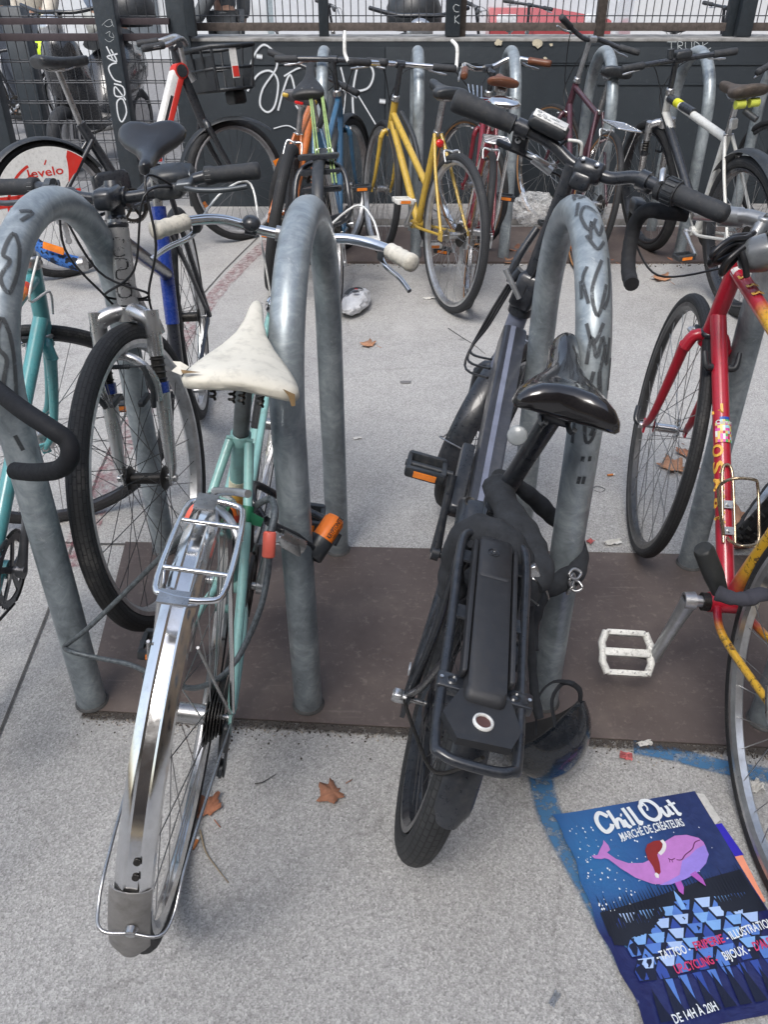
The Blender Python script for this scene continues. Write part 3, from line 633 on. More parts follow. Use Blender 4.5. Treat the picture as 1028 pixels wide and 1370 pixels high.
# mesh fence at the left
mf=empty('mesh_fence','welded wire mesh fence with dark square posts at the far left','fence'); MYY=WY
xa,xb=-6.0,at(232,60,Y=MYY).x; m=MB(); x=xa
while x<xb: m.cyl((x,MYY,.05),(x,MYY,2.0),.0028,4); x+=.055
z=.06
while z<2.0:
    for dy in(-.008,.008): m.cyl((xa,MYY+dy,z+dy*.7),(xb,MYY+dy,z+dy*.7),.0036,4)
    z+=.115
m.build('mesh_panel',WIRE,mf)
for y_,hh in((28,.020),(49,.022)): z_=at(100,y_,Y=MYY).z; MB().box(((xa+xb)/2,MYY-.03,z_),((xb-xa)/2,.02,hh*.85),bev=.003).build('rail',pm('dark brown rail',srgb(70,62,66),.6,.2,var=.2),mf)
for px,py,wd in((155,92,.062),(4,180,.06)):
    a=at(px,py,Y=MYY-.1); o=MB().box((a.x,MYY-.11,1.0),(wd,.05,1.0),bev=.006).build('post',DKST,mf)
    if px==155:
        k=MB(); YY=MYY-.163
        for st in([(142,62),(152,82)],[(148,66),(156,82),(143,76),(157,72)],[(156,84),(149,86),(145,92),(152,106),(162,110)],[(152,112),(164,116),(166,128),(154,128),(154,116),(168,134)],[(160,132),(156,138),(158,155),(163,163),(169,150),(165,134),(160,132)],[(165,167),(164,180)],[(170,170),(169,180)]): wst(st,.013,Y=YY,mb=k,k=4)
        k.build('graffiti',SP,o); k=MB()
        for st in([(136,34),(142,28),(148,26),(150,33),(144,36),(139,33)],[(148,28),(152,36)],[(141,45),(147,42),(146,48),(152,50),(150,44)],[(140,52),(146,56),(152,52)]): wst(st,.004,Y=YY,mb=k,k=4)
        k.build('graffiti',TW,o)
a=at(30,70,Y=7.6); o=MB().box((a.x,7.6,.55),(.09,.09,.55),bev=.01).build('bollard',DKST); tag(o,'thick dark post standing in the street behind the mesh fence','post')
# unseen buildings, added behind and beside the camera to darken chrome reflections
for nm,lab,cx,cy,hx,hy,hz,col in (('street_building','brown stone apartment building behind the camera',0,-13,22,3,6.5,srgb(120,104,92)),('street_building','tall ochre apartment building on the right side of the square',17,4,3,16,6.5,srgb(132,114,96))):
    e_=empty(nm,lab,'building',None,(cx,cy,0)); MB().box((0,0,hz),(hx,hy,hz)).build('wall',pm(lab[:12]+' render',col,.9,var=.2,scale=1.5),e_)
    wm=pm('window dark glass',(.03,.035,.04),.1,coat=.5)
    for i in range(int(max(hx,hy)*2/3)):
        for fl in range(4):
            a=-max(hx,hy)+1.5+3*i; z=1.8+3.1*fl
            if hx>hy: MB().box((a,hy+.01,z),(.55,.03,.85)).build('window',wm,e_)
            else: MB().box((-hx-.01,a,z),(.03,.55,.85)).build('window',wm,e_)
def knobs(root,fs,k):
    R,tw=k['R'],k['tw']; c=V((0,k['wb'],R)); m=MB(fs).mat(pm('knob rubber',(.015,.016,.017),.7,var=.4))
    for i in range(56):
        a=2*math.pi*i/56; d=V((0,math.cos(a),math.sin(a))); t=V((0,-math.sin(a),math.cos(a)))
        for x,h in (((-.010,.0),(.010,0)) if i%2 else ((-.022,-.012),(.0,.001),(.022,-.012))):
            m.box(c+d*(R+h-.001)+V((x,0,0)),(.006,.010,.005),((1,0,0),t,d))
    m.build('tread_knobs',None,root)
# ---------------- front row bicycles
rad=math.radians
MINT=pm('mint paint',srgb(134,180,175),.35,var=.12,coat=.4,dirt=.35,scale=18); TURQ=pm('turquoise paint',srgb(80,148,152),.3,var=.12,coat=.5,dirt=.25,scale=18)
CREAM=pm('cream leather',(.66,.63,.54),.55,var=.12,dirt=.35,bump=.25,bscale=60,scale=14)
CREAMG=pm('cream grip',(.64,.61,.53),.6,var=.15,dirt=.55,scale=30)
GREYF=pm('dull aluminium fender',(.30,.29,.28),.5,.6,var=.3,dirt=.4,scale=14)
CORAL=pm('coral rubber',(.85,.16,.11),.5,var=.15)
GREEN=pm('green tape',(.01,.13,.06),.5,var=.3)
# --- mint mixte with white saddle
def postC(root,fs,S,k):
    R=k['R']; ra=k['ra']
    # fender: chrome ridged front part, dull rear end
    f=.0235; pr=[(-f,-.016),(-f*.93,-.006),(-f*.62,0),(-f*.42,.0025),(-f*.30,.0005),(f*.30,.0005),(f*.42,.0025),(f*.62,0),(f*.93,-.006),(f,-.016)]
    fe_=fender(root,None,ra+V((-.004,0,0)),R+.014,.03,rad(38),rad(176),CHROME,prof=pr,n=60)
    pr2=[(x*1.12,z*.8+.0012) for x,z in pr]; e=fender(root,None,ra+V((-.006,0,0)),R+.0195,.0275,rad(168),rad(190.5),GREYF,name='fender_tip',rnd=.022); e.parent=fe_
    m=MB().mat(GREASE)
    for a in(161,164.5): 
        c=ra+V((0,(R+.0165)*math.cos(rad(a)),(R+.0165)*math.sin(rad(a)))); nrm=(c-ra).normalized(); m.lathe(c-nrm*.001,nrm,[(0,.0045),(.0015,.0045),(.0016,0)],12)
    m.build('bolt',None,fe_,split=True)
    m=MB().mat(STEEL); a=rad(177); rr=R+.020; e=ra+V((0,rr*math.cos(a),rr*math.sin(a)))
    loop=[ra+V((-.066,0,.0)),e+V((-.05,.09,.02)),e+V((-.046,.02,.0)),e+V((-.034,-.006,-.004)),e+V((0,-.006,-.004)),e+V((.034,-.006,-.004)),e+V((.046,.02,0)),e+V((.05,.09,.02)),ra+V((.066,0,.0))]
    m.tube(cat(loop,5),.0024,6); m.lathe(e+V((0,.0,-.004)),(0,-1,0),[(0,.008),(.008,.007),(.008,0)],8)
    a=rad(118); e=ra+V((0,rr*math.cos(a),rr*math.sin(a)))
    for s in(-1,1): m.tube([ra+V((s*.066,0,0)),e+V((s*.03,0,-.01))],.0022,6)
    m.build('fender_stay',None,root)
    c=rack_carrier(root,.725,.035,-.170,.041,CHROME,R,x0=.014,legs=2,cross=2,r=.0042,round_=.028,taper=.95)
    MB().mat(STEEL).box((0,.025,.730),(.014,.022,.0015),((1,0,0),(0,1,-.1),(0,.1,1))).box((0,-.175,.7275),(.018,.012,.0015)).tube([(-.01,.02,.724),(0,.09,.70)],.004,6).build('carrier_bracket',None,c,split=True)
    # coral end caps are on the cable lock; green tape on seat stays, stickers
    m=MB().mat(GREEN); 
    for s in(-1,1): 
        p=k['sct']*.72+ra*.28+V((s*.032,0,0)); d=(k['sct']-ra).normalized(); m.cyl(p-d*.013,p+d*.013,.0108,10); m.poly([p+V((s*.009,-.009,.012)),p+V((s*.03,-.012,.004)),p+V((s*.026,-.011,-.014)),p+V((s*.006,-.010,-.012))])
    m.build('tape',None,root,split=True)
    # orange-yellow band decal on seat tube
    bb,sct=k['bb'],k['sct']; u=(sct-bb).normalized(); m=MB()
    for i,col in enumerate([(.55,.05,.02),(.75,.16,.02),(.8,.3,.03),(.8,.45,.08),(.8,.75,.55)]):
        m.mat(pm('decal %d'%i,col,.4,var=.2)); a=bb+u*(.22+.022*i); m.cyl(a,a+u*.022,.0151,14)
    m.build('decal',None,root)
    # saddle torn flaps, underside springs
    sp=k['sadp']; m=MB().mat(CREAM); 
    m.poly([sp+V((-.070,-.086,.011)),sp+V((-.083,-.082,.015)),sp+V((-.095,-.082,.014)),sp+V((-.087,-.088,.010)),sp+V((-.093,-.096,.005)),sp+V((-.078,-.100,.003))]); pass
    m.mat(pm('torn foam',(.25,.16,.07),.95,var=.5)); m.poly([sp+V((.066,-.108,.0105)),sp+V((.084,-.098,-.0)),sp+V((.087,-.112,-.011)),sp+V((.082,-.120,-.009)),sp+V((.076,-.112,.002))]); m.poly([sp+V((-.075,-.108,.0095)),sp+V((-.05,-.106,.0152)),sp+V((-.08,-.096,.0095))])
    m.build('torn_cover',None,root)
    m=MB().mat(GREASE)
    for s in(-1,-.2,.2,1): m.tube(cat([sp+V((s*.035+.004*math.cos(t),-.085+.004*math.sin(t),-.035+.0014*t)) for t in [i*.8 for i in range(20)]],1),.0022,5)
    m.build('saddle_spring',None,root)
    # seat bolt + cable stop arm
    m=MB().mat(ALU); b=V((.02,.04,.70)); m.tube(cat([(0,.10,.70),(.03,.06,.73),(.055,.03,.75)],4),.006,8); m.tube(cat([(.0,.09,.68),(.03,.05,.69),(.05,.02,.675)],4),.0065,8); m.build('brake_arm',None,root)
def barC(root,fs,S,b0):
    pth=[b0+V(p) for p in((-.262,-.105,-.004),(-.21,-.045,.008),(-.14,.0,.014),(-.05,.02,.0),(.05,.02,.0),(.14,.0,.02),(.22,-.05,.028),(.278,-.135,.03))]
    C=cat(pth,8); h=MB(fs).tube(C,.0112,14).build('handlebar',CHROME,root)
    for e,i_ in((pth[0],pth[1]),(pth[-1],pth[-2])):
        d=(i_-e).normalized(); G=[e+d*t for t in(-.004,0,.012,.022,.034,.046,.058,.07,.082,.088)]; MB(fs).tube(G,[.010,.0185,.0195,.0168,.0185,.0165,.0185,.0165,.0175,.013],16).build('grip',CREAMG,h)
        s=-1 if e.x<b0.x else 1
        kx=e+d*.115; m=MB(fs).mat(BLACKP); m.box(kx+V((0,.0,-.012)),(.012,.014,.018),(d,(0,1,0),(0,0,1)),bev=.004)
        m.mat(CHROME).tube(cat([kx+V((0,.012,-.022)),kx+V((-s*.006,.012,-.036))-d*.035,kx+V((0,.018,-.048))-d*.085,kx+V((0,.018,-.062))-d*.125],5),[.0065,.0055,.005,.0055],8); m.build('brake_lever',None,h)
        MB(fs).mat(WHITEP).tube(cat([kx+V((0,.02,-.01)),kx+d*.05+V((0,.07,.03)),kx+d*.13+V((0,.08,.03)),b0+V((s*.06,.07,-.03)),b0+V((s*.02,.04,-.16))],6),.0026,6).build('cable',None,root)
    m=MB(fs).mat(BLACKM); c=b0+V((-.075,.002,.008)); m.lathe(c-V((.012,0,0)),(1,0,0),[(0,.0125),(0,.017),(.024,.017),(.024,.0125)],16); m.lathe(c+V((0,-.012,.012)),(0,-.5,1),[(-.012,0),(-.01,.017),(0,.021),(.008,.018),(.014,.009),(.016,0)],18); m.build('bell',None,h)
    m=MB(fs).mat(STEEL); m.cyl((0,)+tuple(S['ht']),b0+V((0,.02,-.005)),.0125,14); m.cyl(b0+V((-.022,.02,0)),b0+V((.022,.02,0)),.017,14); m.build('stem',None,root)
make_bike(dict(q=dict(x=-.366,y=.907,psi=.004,lean=.17,st=0),paint=MINT,kind='mixte',hb=(.90,.58),ht=(.865,.70),bb=(.42,.27),sad=(.262,.843),sadx=.012,sd=dict(L=.262,W=.092,nose=.010,th=.030,dome=.014,notch=.006,tilt=.16,skirt=.006,yaw=.05,k=7,mid=.44,puff=.3),sadm=CREAM,postm=pm('grey alloy post',(.20,.22,.22),.45,.6,dirt=.4),headm=CHROME,clampm=MINT,
   bar=(.93,.845),barfn=barC,ca=1.35,tw=.0155,rim=CHROME,post=postC,seg=72,brake=None,tr=.0145,dm=BLACKP,sck=.80),
   'mint green step-through bicycle with torn white saddle, chrome rear fender and small wire carrier','bicycles in the front row')
# --- silver and blue trekking bike facing the camera
SILV=pm('silver paint',(.42,.42,.42),.3,.6,var=.2,coat=.3,dirt=.3); BLUE=pm('deep blue paint',(.014,.04,.23),.25,var=.2,coat=.6,dirt=.15)
def forkB(root,fs,S):
    hb=V((0,)+tuple(S['hb'])); ht=V((0,)+tuple(S['ht'])); ax=(ht-hb).normalized(); wb=S.get('wb',1.0); R=S.get('R',.34); fh=V((0,wb,R)); dn=-ax; off=V((0,ax.z,-ax.y))*0+V((0,.03,0))
    m=MB(fs).mat(pm('polished fork',(.58,.58,.58),.26,.9,dirt=0,var=.12,scale=5)); cr=hb-ax*.03
    m.tube(cat([cr+V((-.066,.03,-.03)),cr+V((-.058,.028,.0)),cr+V((-.03,.014,.012)),cr+V((0,.0,.014)),cr+V((.03,.014,.012)),cr+V((.058,.028,0)),cr+V((.066,.03,-.03))],4),[.017,.019,.021,.023,.021,.019,.017]*4 if 0 else .0185,12); m.cyl(cr-ax*.01,cr+ax*.02,.024,16)
    for s in(-1,1):
        a=cr+V((s*.062,.03,.004)); a2=a*.78+(fh+V((s*.062,.0,0)))*.22; m.cyl(a+ax*.018,a2,.0165,14); b=a*.62+(fh+V((s*.062,0,0)))*.38; 
        m.mat(GREASE).tube([a2,b],[.0145,.0145],12); 
        for i in range(4): c_=a2.lerp(b,(i+.5)/4); m.lathe(c_-ax*.004,ax,[(0,.013),(.004,.0175),(.008,.013)],12)
        m.mat(MATS['polished fork']); e=fh+V((s*.062,-.006,.03)); m.mat(S.get('bandm',BLUE)).cyl(b,b.lerp(e,.12),.019,14); m.mat(MATS['polished fork']); m.tube([b.lerp(e,.12),b.lerp(e,.5),e,fh+V((s*.056,0,-.005))],[.0185,.0165,.0125,.009],12); m.box(fh+V((s*.056,0,0)),(.003,.012,.016),bev=.002)
    bm=b; arch=[(fh*.40+cr*.60)+V((s_*.062,.045,z)) for s_,z in((-1,-.02),(-1,.03),(-.6,.07),(0,.085),(.6,.07),(1,.03),(1,-.02))]; m.tube(cat(arch,4),.010,10)
    fo=m.build('fork',None,root)
    m=MB(fs).mat(BLACKP)
    for s in(-1,1):
        c_=(fh*.48+cr*.52)+V((s*.055,.055,.0)); m.tube(cat([c_,c_+V((s*.012,.01,.05)),c_+V((s*.004,.012,.10))],4),.006,8)
        m.box(c_+V((-s*.022,-.01,.012)),(.006,.026,.006),bev=.002)
    a,b=[(fh*.48+cr*.52)+V((s*.06,.067,.10)) for s in(-1,1)]; m.tube([a,b],.0022,5); 
    for i in range(9): m.lathe(a.lerp(b,.25+.045*i),(1,0,0),[(0,.004),(.003,.0058),(.006,.004)],8)
    m.build('brake',None,root)
def barB(root,fs,S,b0):
    pth=[b0+V(p) for p in((-.30,-.05,.012),(-.2,-.03,.012),(-.12,-.0,.0),(-.05,.012,-.012),(.05,.012,-.012),(.12,0,0),(.2,-.03,.012),(.30,-.05,.012))]
    h=MB(fs).tube(cat(pth,6),.0125,14).build('handlebar',BLACKM,root)
    for s in(-1,1):
        e=b0+V((s*.30,-.05,.012)); d=(b0+V((s*.2,-.03,.012))-e).normalized(); MB(fs).mat(RUBBER).tube([e+d*t for t in(-.004,0,.01,.03,.06,.09,.10,.112,.115)],[.012,.0175,.0182,.017,.0175,.017,.0195,.0195,.014],16).mat(ALU).cyl(e+d*.1,e+d*.112,.0192,14).build('grip',RUBBER,h)
        k=e+d*.15; m=MB(fs).mat(pm('dull lever',(.10,.11,.12),.4,.6)); f=V((0,1,-.35)).normalized(); m.cyl(k-d*.008,k+d*.008,.017,12); m.box(k+f*.022,(.018,.018,.010),(d,f,d.cross(f)),bev=.004); m.tube(cat([k+f*.035,k+f*.052-d*.03,k+f*.062-d*.085,k+f*.058-d*.135],5),[.006,.0055,.005,.006],8); m.build('brake_lever',None,h)
        m=MB(fs).mat(BLACKP); m.box(k+d*.035+V((0,.015,-.018)),(.03,.022,.016),(d,(0,1,0),(0,0,1)),bev=.008); 
        if s==-1: m.loft([[k+d*.03+V((x,y,z)) for x,y,z in((-.04*w_,.01,z0-.012),(-.04*w_,-.03*w_,z0),(.03*w_,-.035*w_,z0),(.05*w_,0,z0),(.02*w_,.035*w_,z0-.006))] for z0,w_ in((-.012,.7),(.01,1.05),(.024,.9),(.03,.45))])
        m.build('shifter',None,h)
        for j in(0,1): MB(fs).tube(cat([k+f*.03+d*.02,k+V((-s*.06,.08+.03*j,.02-.03*j)),b0+V((s*(.10-.06*j),.10,-.09-.05*j)),b0+V((s*.05*(1-2*j),.08,-.20)),b0+V((s*.03,.03,-.28+.05*j))],7),.0027,6).build('cable',CABLE,root)
    m=MB(fs).mat(BLACKM); ht=V((0,)+tuple(S['ht'])); hb=V((0,)+tuple(S['hb'])); ax=(ht-hb).normalized(); m.cyl(ht+ax*.02,ht+ax*.085,.019,16); m.box(ht+ax*.07+V((0,.03,.0)),(.02,.04,.02),bev=.008); m.lathe(ht+ax*.085,ax,[(0,.019),(.01,.017),(.012,0)],14); m.tube([ht+ax*.07,b0+V((0,.01,-.012))],.016,12); m.cyl(b0+V((-.025,.012,-.012)),b0+V((.025,.012,-.012)),.021,14); m.mat(ALU).cyl(ht+ax*.012,ht+ax*.02,.021,14); m.build('stem',None,root)
def postB(root,fs,S,k):
    bb,sct=k['bb'],k['sct']; hb,ht,ax=k['hb'],k['ht'],k['ax']
    m=MB().mat(BLUE); u=(sct-bb).normalized(); m.cyl(bb+u*.20,sct+u*.004,.0205,16); m.cyl(sct+u*.012,sct+u*.05,.0205,16); m.build('seat_tube',None,root)
    m=MB().mat(SILV); m.cyl(hb-ax*.005,ht+ax*.002,.0225,20); o=m.build('head_tube',None,root)
    f=MB(fs).mat(pm('black decal',(.012,.012,.014),.4)); 
    # swirl letters on the head tube (facing forward)
    def hp(u_,v_): a=u_/.0232; c=(hb+ht)*.5+ax*v_; return c+V((.0232*math.sin(a),.0232*math.cos(a),0))
    m=MB().mat(MATS['black decal'])
    for st in([(-.012,.052),(-.012,.06),(.012,.06),(.013,.03),(.0,.025),(-.012,.028)],[(.012,.02),(-.012,.018),(-.012,-.0),(.010,-.004),(.012,-.02),(-.012,-.024)],[(-.013,-.032),(.0,-.030),(.013,-.034),(.013,-.055),(0,-.06),(-.013,-.055),(-.013,-.032)]):
        C=cat([V((x,z,0)) for x,z in st],4); P=[hp(c.x,c.y) for c in C]; m.ribbon(P,lambda p:(V((p.x,p.y-((hb+ht)*.5).y,0))),.0052,1)
    m.build('decal',None,o)
    # seat bag/light under saddle, rear stays in black
    m=MB().mat(BLACKM)
    for s in(-1,1): m.tube([(s*.02,.16,.78),(s*.068,0,k['R'])],.0085,8)
    m.build('seat_stay',None,root)
make_bike(dict(q=dict(x=-.655,y=2.66,psi=3.03,lean=.012,st=.22),R=.35,tw=.021,wb=1.06,paint=pm('dark frame paint',(.02,.022,.03),.3,coat=.4),tyre=TYREB,kind='slope',hb=(.93,.72),ht=(.885,.865),sad=(.267,.905),sadm=pm('shiny black leather',(.016,.017,.02),.33,coat=.15,dirt=0,var=.1,scale=5),sd=dict(L=.26,W=.095,nose=.02,th=.04,dome=.02,notch=.018,tilt=-.2,puff=1,lobe=.016),
  bar=(.845,.935),barfn=barB,forktype='sus',fork_fn=forkB,post=postB,seg=96,brake=None,fw=dict(axle=.07,hubw=.075,hubr=.013,k=18),tr=.018,headm=BLACKM,ca=.3,spoke=DSPOKE,hub=GREASE),
  'silver and blue hybrid bicycle with suspension fork facing the camera','bicycles in the front row')
# --- turquoise road bike at the left edge
def barA(root,fs,S,b0):
    inv=root.matrix_basis.inverted(); W=lambda x,y,Y: inv@at(x,y,Y=Y)
    P=[W(-60,470,1.30),W(-20,508,1.22),W(25,545,1.12),W(70,575,1.08),(W(90,590,1.07)),W(93,612,1.06),W(78,628,1.07),W(48,632,1.10),W(20,630,1.14)]
    h=MB().tube(cat(P,6),.0145,14).build('handlebar',pm('black bar tape',(.009,.010,.013),.7,bump=.6,bscale=120,spec=.3),root)
    m=MB().mat(ALU); ht=V((0,)+tuple(S['ht'])); hb=V((0,)+tuple(S['hb'])); ax=(ht-hb).normalized(); m.cyl(ht,ht+ax*.075,.0115,14); m.lathe(ht+ax*.07,ax,[(0,.0115),(.012,.012),(.016,.009),(.016,.005),(.010,.0045),(.010,0)],16); m.build('stem',None,root)
    MB().mat(BLACKM).tube(cat([W(-40,440,1.4),W(-60,470,1.30)],2),.012,8).build('bar_extension',None,h)
def postA(root,fs,S,k):
    hb,ht,bb,ax=k['hb'],k['ht'],k['bb'],k['ax']; t0=hb+(ht-hb)*.85; sct=k['sct']; m=MB(); u=(sct-t0).normalized()
    for i,col in enumerate([(.5,.03,.02),(.75,.16,.02),(.8,.36,.04),(.7,.6,.2),(.5,.03,.02)]):
        m.mat(pm('decal %d'%i,col,.4,var=.2)); a=t0+u*(.06+.022*i); m.cyl(a,a+u*.022,.0152,14)
    m.build('decal',None,root)
    m=MB().mat(WHITEP); m.tube(cat([ht+V((.02,-.02,.03)),t0+u*.1+V((.02,0,-.01)),t0+V((.03,.0,-.03)),hb+V((.01,.04,.03))],5),.0028,6); m.build('cable',None,root)
make_bike(dict(q=dict(x=-.862,y=.955,psi=-.03,lean=.15,st=-1.95),R=.335,tw=.013,wb=.98,paint=TURQ,hb=(.86,.63),ht=(.82,.795),sad=(.2,.9),barfn=barA,ca=1.25,pedals=0,seg=72,post=postA,tr=.0155,rim=pm('dark rim',(.05,.05,.055),.4,.4,dirt=.2),headm=STEEL,forkr=.0125,ringm=BLACKM,crankm=pm('grey crank',(.22,.22,.23),.4,.8)),
  'turquoise road bicycle cut by the left edge, front wheel turned sideways','bicycles in the front row')
# --- red and yellow road bike
def fademat():
    t=NT('red to yellow fade paint'); sp=t.n('SeparateXYZ'); t.l(t.tc.outputs['Object'],sp.inputs[0]); s=t.math('SUBTRACT',sp.outputs[1],t.math('MULTIPLY',t.math('SUBTRACT',sp.outputs[2],.27),.6))
    n=t.noise(30,5,.7); s=t.math('ADD',s,t.math('MULTIPLY',t.math('SUBTRACT',n.outputs[0],.5),.06)); c=t.ramp(s,[(.285,(.70,.40,.03)),(.345,(.42,.012,.03))])
    ch=t.ramp(t.noise(70,5,.75,dist=.4).outputs[0],[(.55,0.),(.58,1.)]); ms=t.ramp(s,[(.24,.9),(.34,.15)]); c=t.mix(t.math('MULTIPLY',ch,ms),c,(.05,.02,.012))
    t.l(c,t.b.inputs['Base Color']); t.b.inputs['Roughness'].default_value=.32; t.b.inputs['Coat Weight'].default_value=.4; return t.m
FADE=fademat(); YEL=pm('yellow lettering',(.78,.42,.06),.4,var=.2,chip=.5)
def barE(root,fs,S,b0):
    tape=pm('black cork tape',(.016,.017,.02),.8,bump=.5,bscale=150); c=b0+V((-.018,.02,0))
    for s in(-1,1):
        P=[c+V((s*x,y,z)) for x,y,z in((0,0,0),(.07,0,.0),(.13,.005,.0),(.165,.03,-.004),(.177,.055,-.03),(.18,.06,-.065),(.183,.04,-.105),(.185,.005,-.13),(.187,-.045,-.14))]
        C=cat(P,6); m=MB().mat(ALU); m.tube(C[:8],.0118,12); h=m.build('handlebar',None,root)
        rr=[.0158+(.0006 if (i%3==0) else 0) for i in range(len(C)-8)]; MB().tube(C[8:],rr+[],14).build('bar_tape',tape,h)
        k=c+V((s*.175,.062,-.02)); m=MB().mat(BLACKP); m.box(k+V((0,.02,.012)),(.013,.03,.015),bev=.006); m.mat(GREASE).tube(cat([k+V((0,.045,.02)),k+V((0,.06,-.01)),k+V((0,.055,-.06)),k+V((0,.035,-.09))],4),[.007,.0055,.005],8); m.build('brake_lever',None,h)
        for j in(0,): MB().tube(cat([k+V((0,.03,.0)),k+V((s*-.02,.1,-.06)),c+V((s*.09+.0,.10,-.16)),V((0,)+tuple(S['ht']))+V((-.0,.04,-.06-.03*s))],8),.0026,6).build('cable',CABLE,root)
    ht=V((0,)+tuple(S['ht'])); hb=V((0,)+tuple(S['hb'])); ax=(ht-hb).normalized(); top=b0+V((.035,-.02,.004))
    m=MB().mat(pm('grey alloy stem',(.33,.34,.35),.35,.75,dirt=.25)); m.tube([ht+ax*.01,ht.lerp(top,.6),top],[.0115,.0125,.0165],16); m.lathe(top-ax*.002,ax,[(0,.0165),(.012,.016),(.015,.011),(.013,.006),(.006,.0055),(.006,0)],16); m.tube(cat([top,top*.5+c*.5+V((0,.004,.004)),c],4),[.0165,.0145,.0145],12); m.cyl(c-V((.022,0,0)),c+V((.022,0,0)),.0205,18); m.build('stem',None,root)
def postE(root,fs,S,k):
    hb,ht,bb,ax,ra=k['hb'],k['ht'],k['bb'],k['ax'],k['ra']; d0=hb+(ht-hb)*.25; u=(d0-bb).normalized(); L=(d0-bb).length; tr=.0188
    side=V((1,0,0)); up=side.cross(u); 
    if up.z<0: up=-up
    # facing angle: mix of -y/up ("up") and -x
    def fn_(s,v): a=v/tr; return bb+u*s+(up*math.cos(a)-side*math.sin(a))*(tr+.0007)
    m=MB().mat(YEL)
    for i,chh in enumerate('ARMSO'): text_on(m,chh,(lambda a,b,i=i: fn_(.16+.036*i+a,.006+b)),h=.026,wd=.027,bold=.03)
    text_on(m,'L',lambda a,b: fn_(.40+a,.004+b),h=.026,wd=.02,bold=.03); m.build('lettering',None,root)
    m=MB(); pal=[(.02,.08,.4),(.5,.03,.1),(.75,.65,.2),(.1,.4,.12),(.8,.8,.78),(.35,.65,.75),(.75,.3,.1),(.7,.1,.4)]
    random.seed(5); ni,nj=9,8
    for i in range(ni):
        for j in range(nj):
            if i>6 and j not in(2,3,4,5):continue
            c_=pal[0] if i==ni-1 or i==7 and 0 else random.choice(pal[1:]) ; m.mat(pm('sticker %s'%pal.index(c_),c_,.35,var=.15))
            s0,s1=.335+i*.0062,.335+(i+1)*.0062; v0,v1=-.02+j*.005,-.02+(j+1)*.005; q=[bb+u*s+(up*math.cos(v/tr)-side*math.sin(v/tr))*(tr+.0011) for s,v in((s0,v0),(s1,v0),(s1,v1),(s0,v1))]; m.poly(q,smooth=True)
    m.mat(WHITEP); text_on(m,'Camar',lambda a,b: (lambda s,v: bb+u*s+(up*math.cos(v/tr)-side*math.sin(v/tr))*(tr+.0018))(.375+b,.018-a),h=.009,wd=.036,bold=.03); m.build('sticker',None,root)
    # bottle cage
    G=pm('gold anodised wire',(.45,.36,.25),.25,.9,dirt=.2); m=MB().mat(G); f=lambda s,x,h: bb+u*s+side*x+up*(tr+h)
    m.tube(cat([f(.12,-.012,.004),f(.20,-.012,.004),f(.27,-.010,.004),f(.285,0,.004),f(.27,.010,.004),f(.20,.012,.004),f(.12,.012,.004)],5),.0032,8)
    m.tube(cat([f(.135,-.012,.006),f(.20,-.03,.03),f(.225,-.036,.05),f(.235,-.02,.075),f(.235,.02,.078),f(.225,.036,.06),f(.16,.038,.055),f(.115,.036,.05),f(.105,.0,.055),f(.12,-.004,.02),f(.13,-.004,.006)],6),.0032,8)
    m.mat(STEEL)
    for s in(.145,.2): m.cyl(f(s,0,.0),f(s,0,.01),.005,6); m.box(f(s,0,.004),(.014,.008,.0015),(side,u,up))
    m.build('bottle_cage',None,root)
    m=MB().mat(BLACKP); c_=d0*.80+bb*.2; 
    for s in(-1,1): m.tube(cat([c_+side*s*.018,c_+side*s*.032+up*.006,c_+side*s*.038+u*.03+up*.015],4),[.009,.007,.005],8)
    m.build('shift_lever',None,root)
    m=MB().mat(pm('flaked white paint',(.75,.72,.7),.5,var=.2)); t0=hb+(ht-hb)*.85; w=(k['sct']-t0).normalized(); m.cyl(t0+w*.012,t0+w*.032,.0155,14)
    m.build('paint_band',None,root)
    m=MB().mat(YEL); tp=lambda a,b: t0+w*(.05+a)+(V((0,0,1))*math.cos(b/.0152)-side*math.sin(b/.0152))*.0153
    text_on(m,'P',lambda a,b:tp(a,b-.01),h=.03,wd=.022,bold=.01); text_on(m,'B',lambda a,b:tp(.05+a,b-.01),h=.026,wd=.018,bold=.03); text_on(m,'B',lambda a,b:tp(.085+a,b-.01),h=.026,wd=.018,bold=.03); m.build('lettering',None,root)
    m=MB().mat(STEEL); e=ra+V((-.072,0,0)); m.tube(cat([e,e+V((-.012,-.0,.01)),e+V((-.014,.03,.05))],4),[.007,.0065,.008],8); m.build('quick_release',None,root)
    e=V((-.066,k['wb'],k['R'])); m=MB(fs).mat(BLACKM); m.tube(cat([e,e+V((-.010,.01,.012)),e+V((-.006,.035,.035))],4),[.007,.006,.007],8); m.mat(ALU).cyl(e,e+V((.012,0,0)),.009,10); m.build('quick_release',None,root)
    fs2=fs
SP_=dict(bb=(.40,.255))
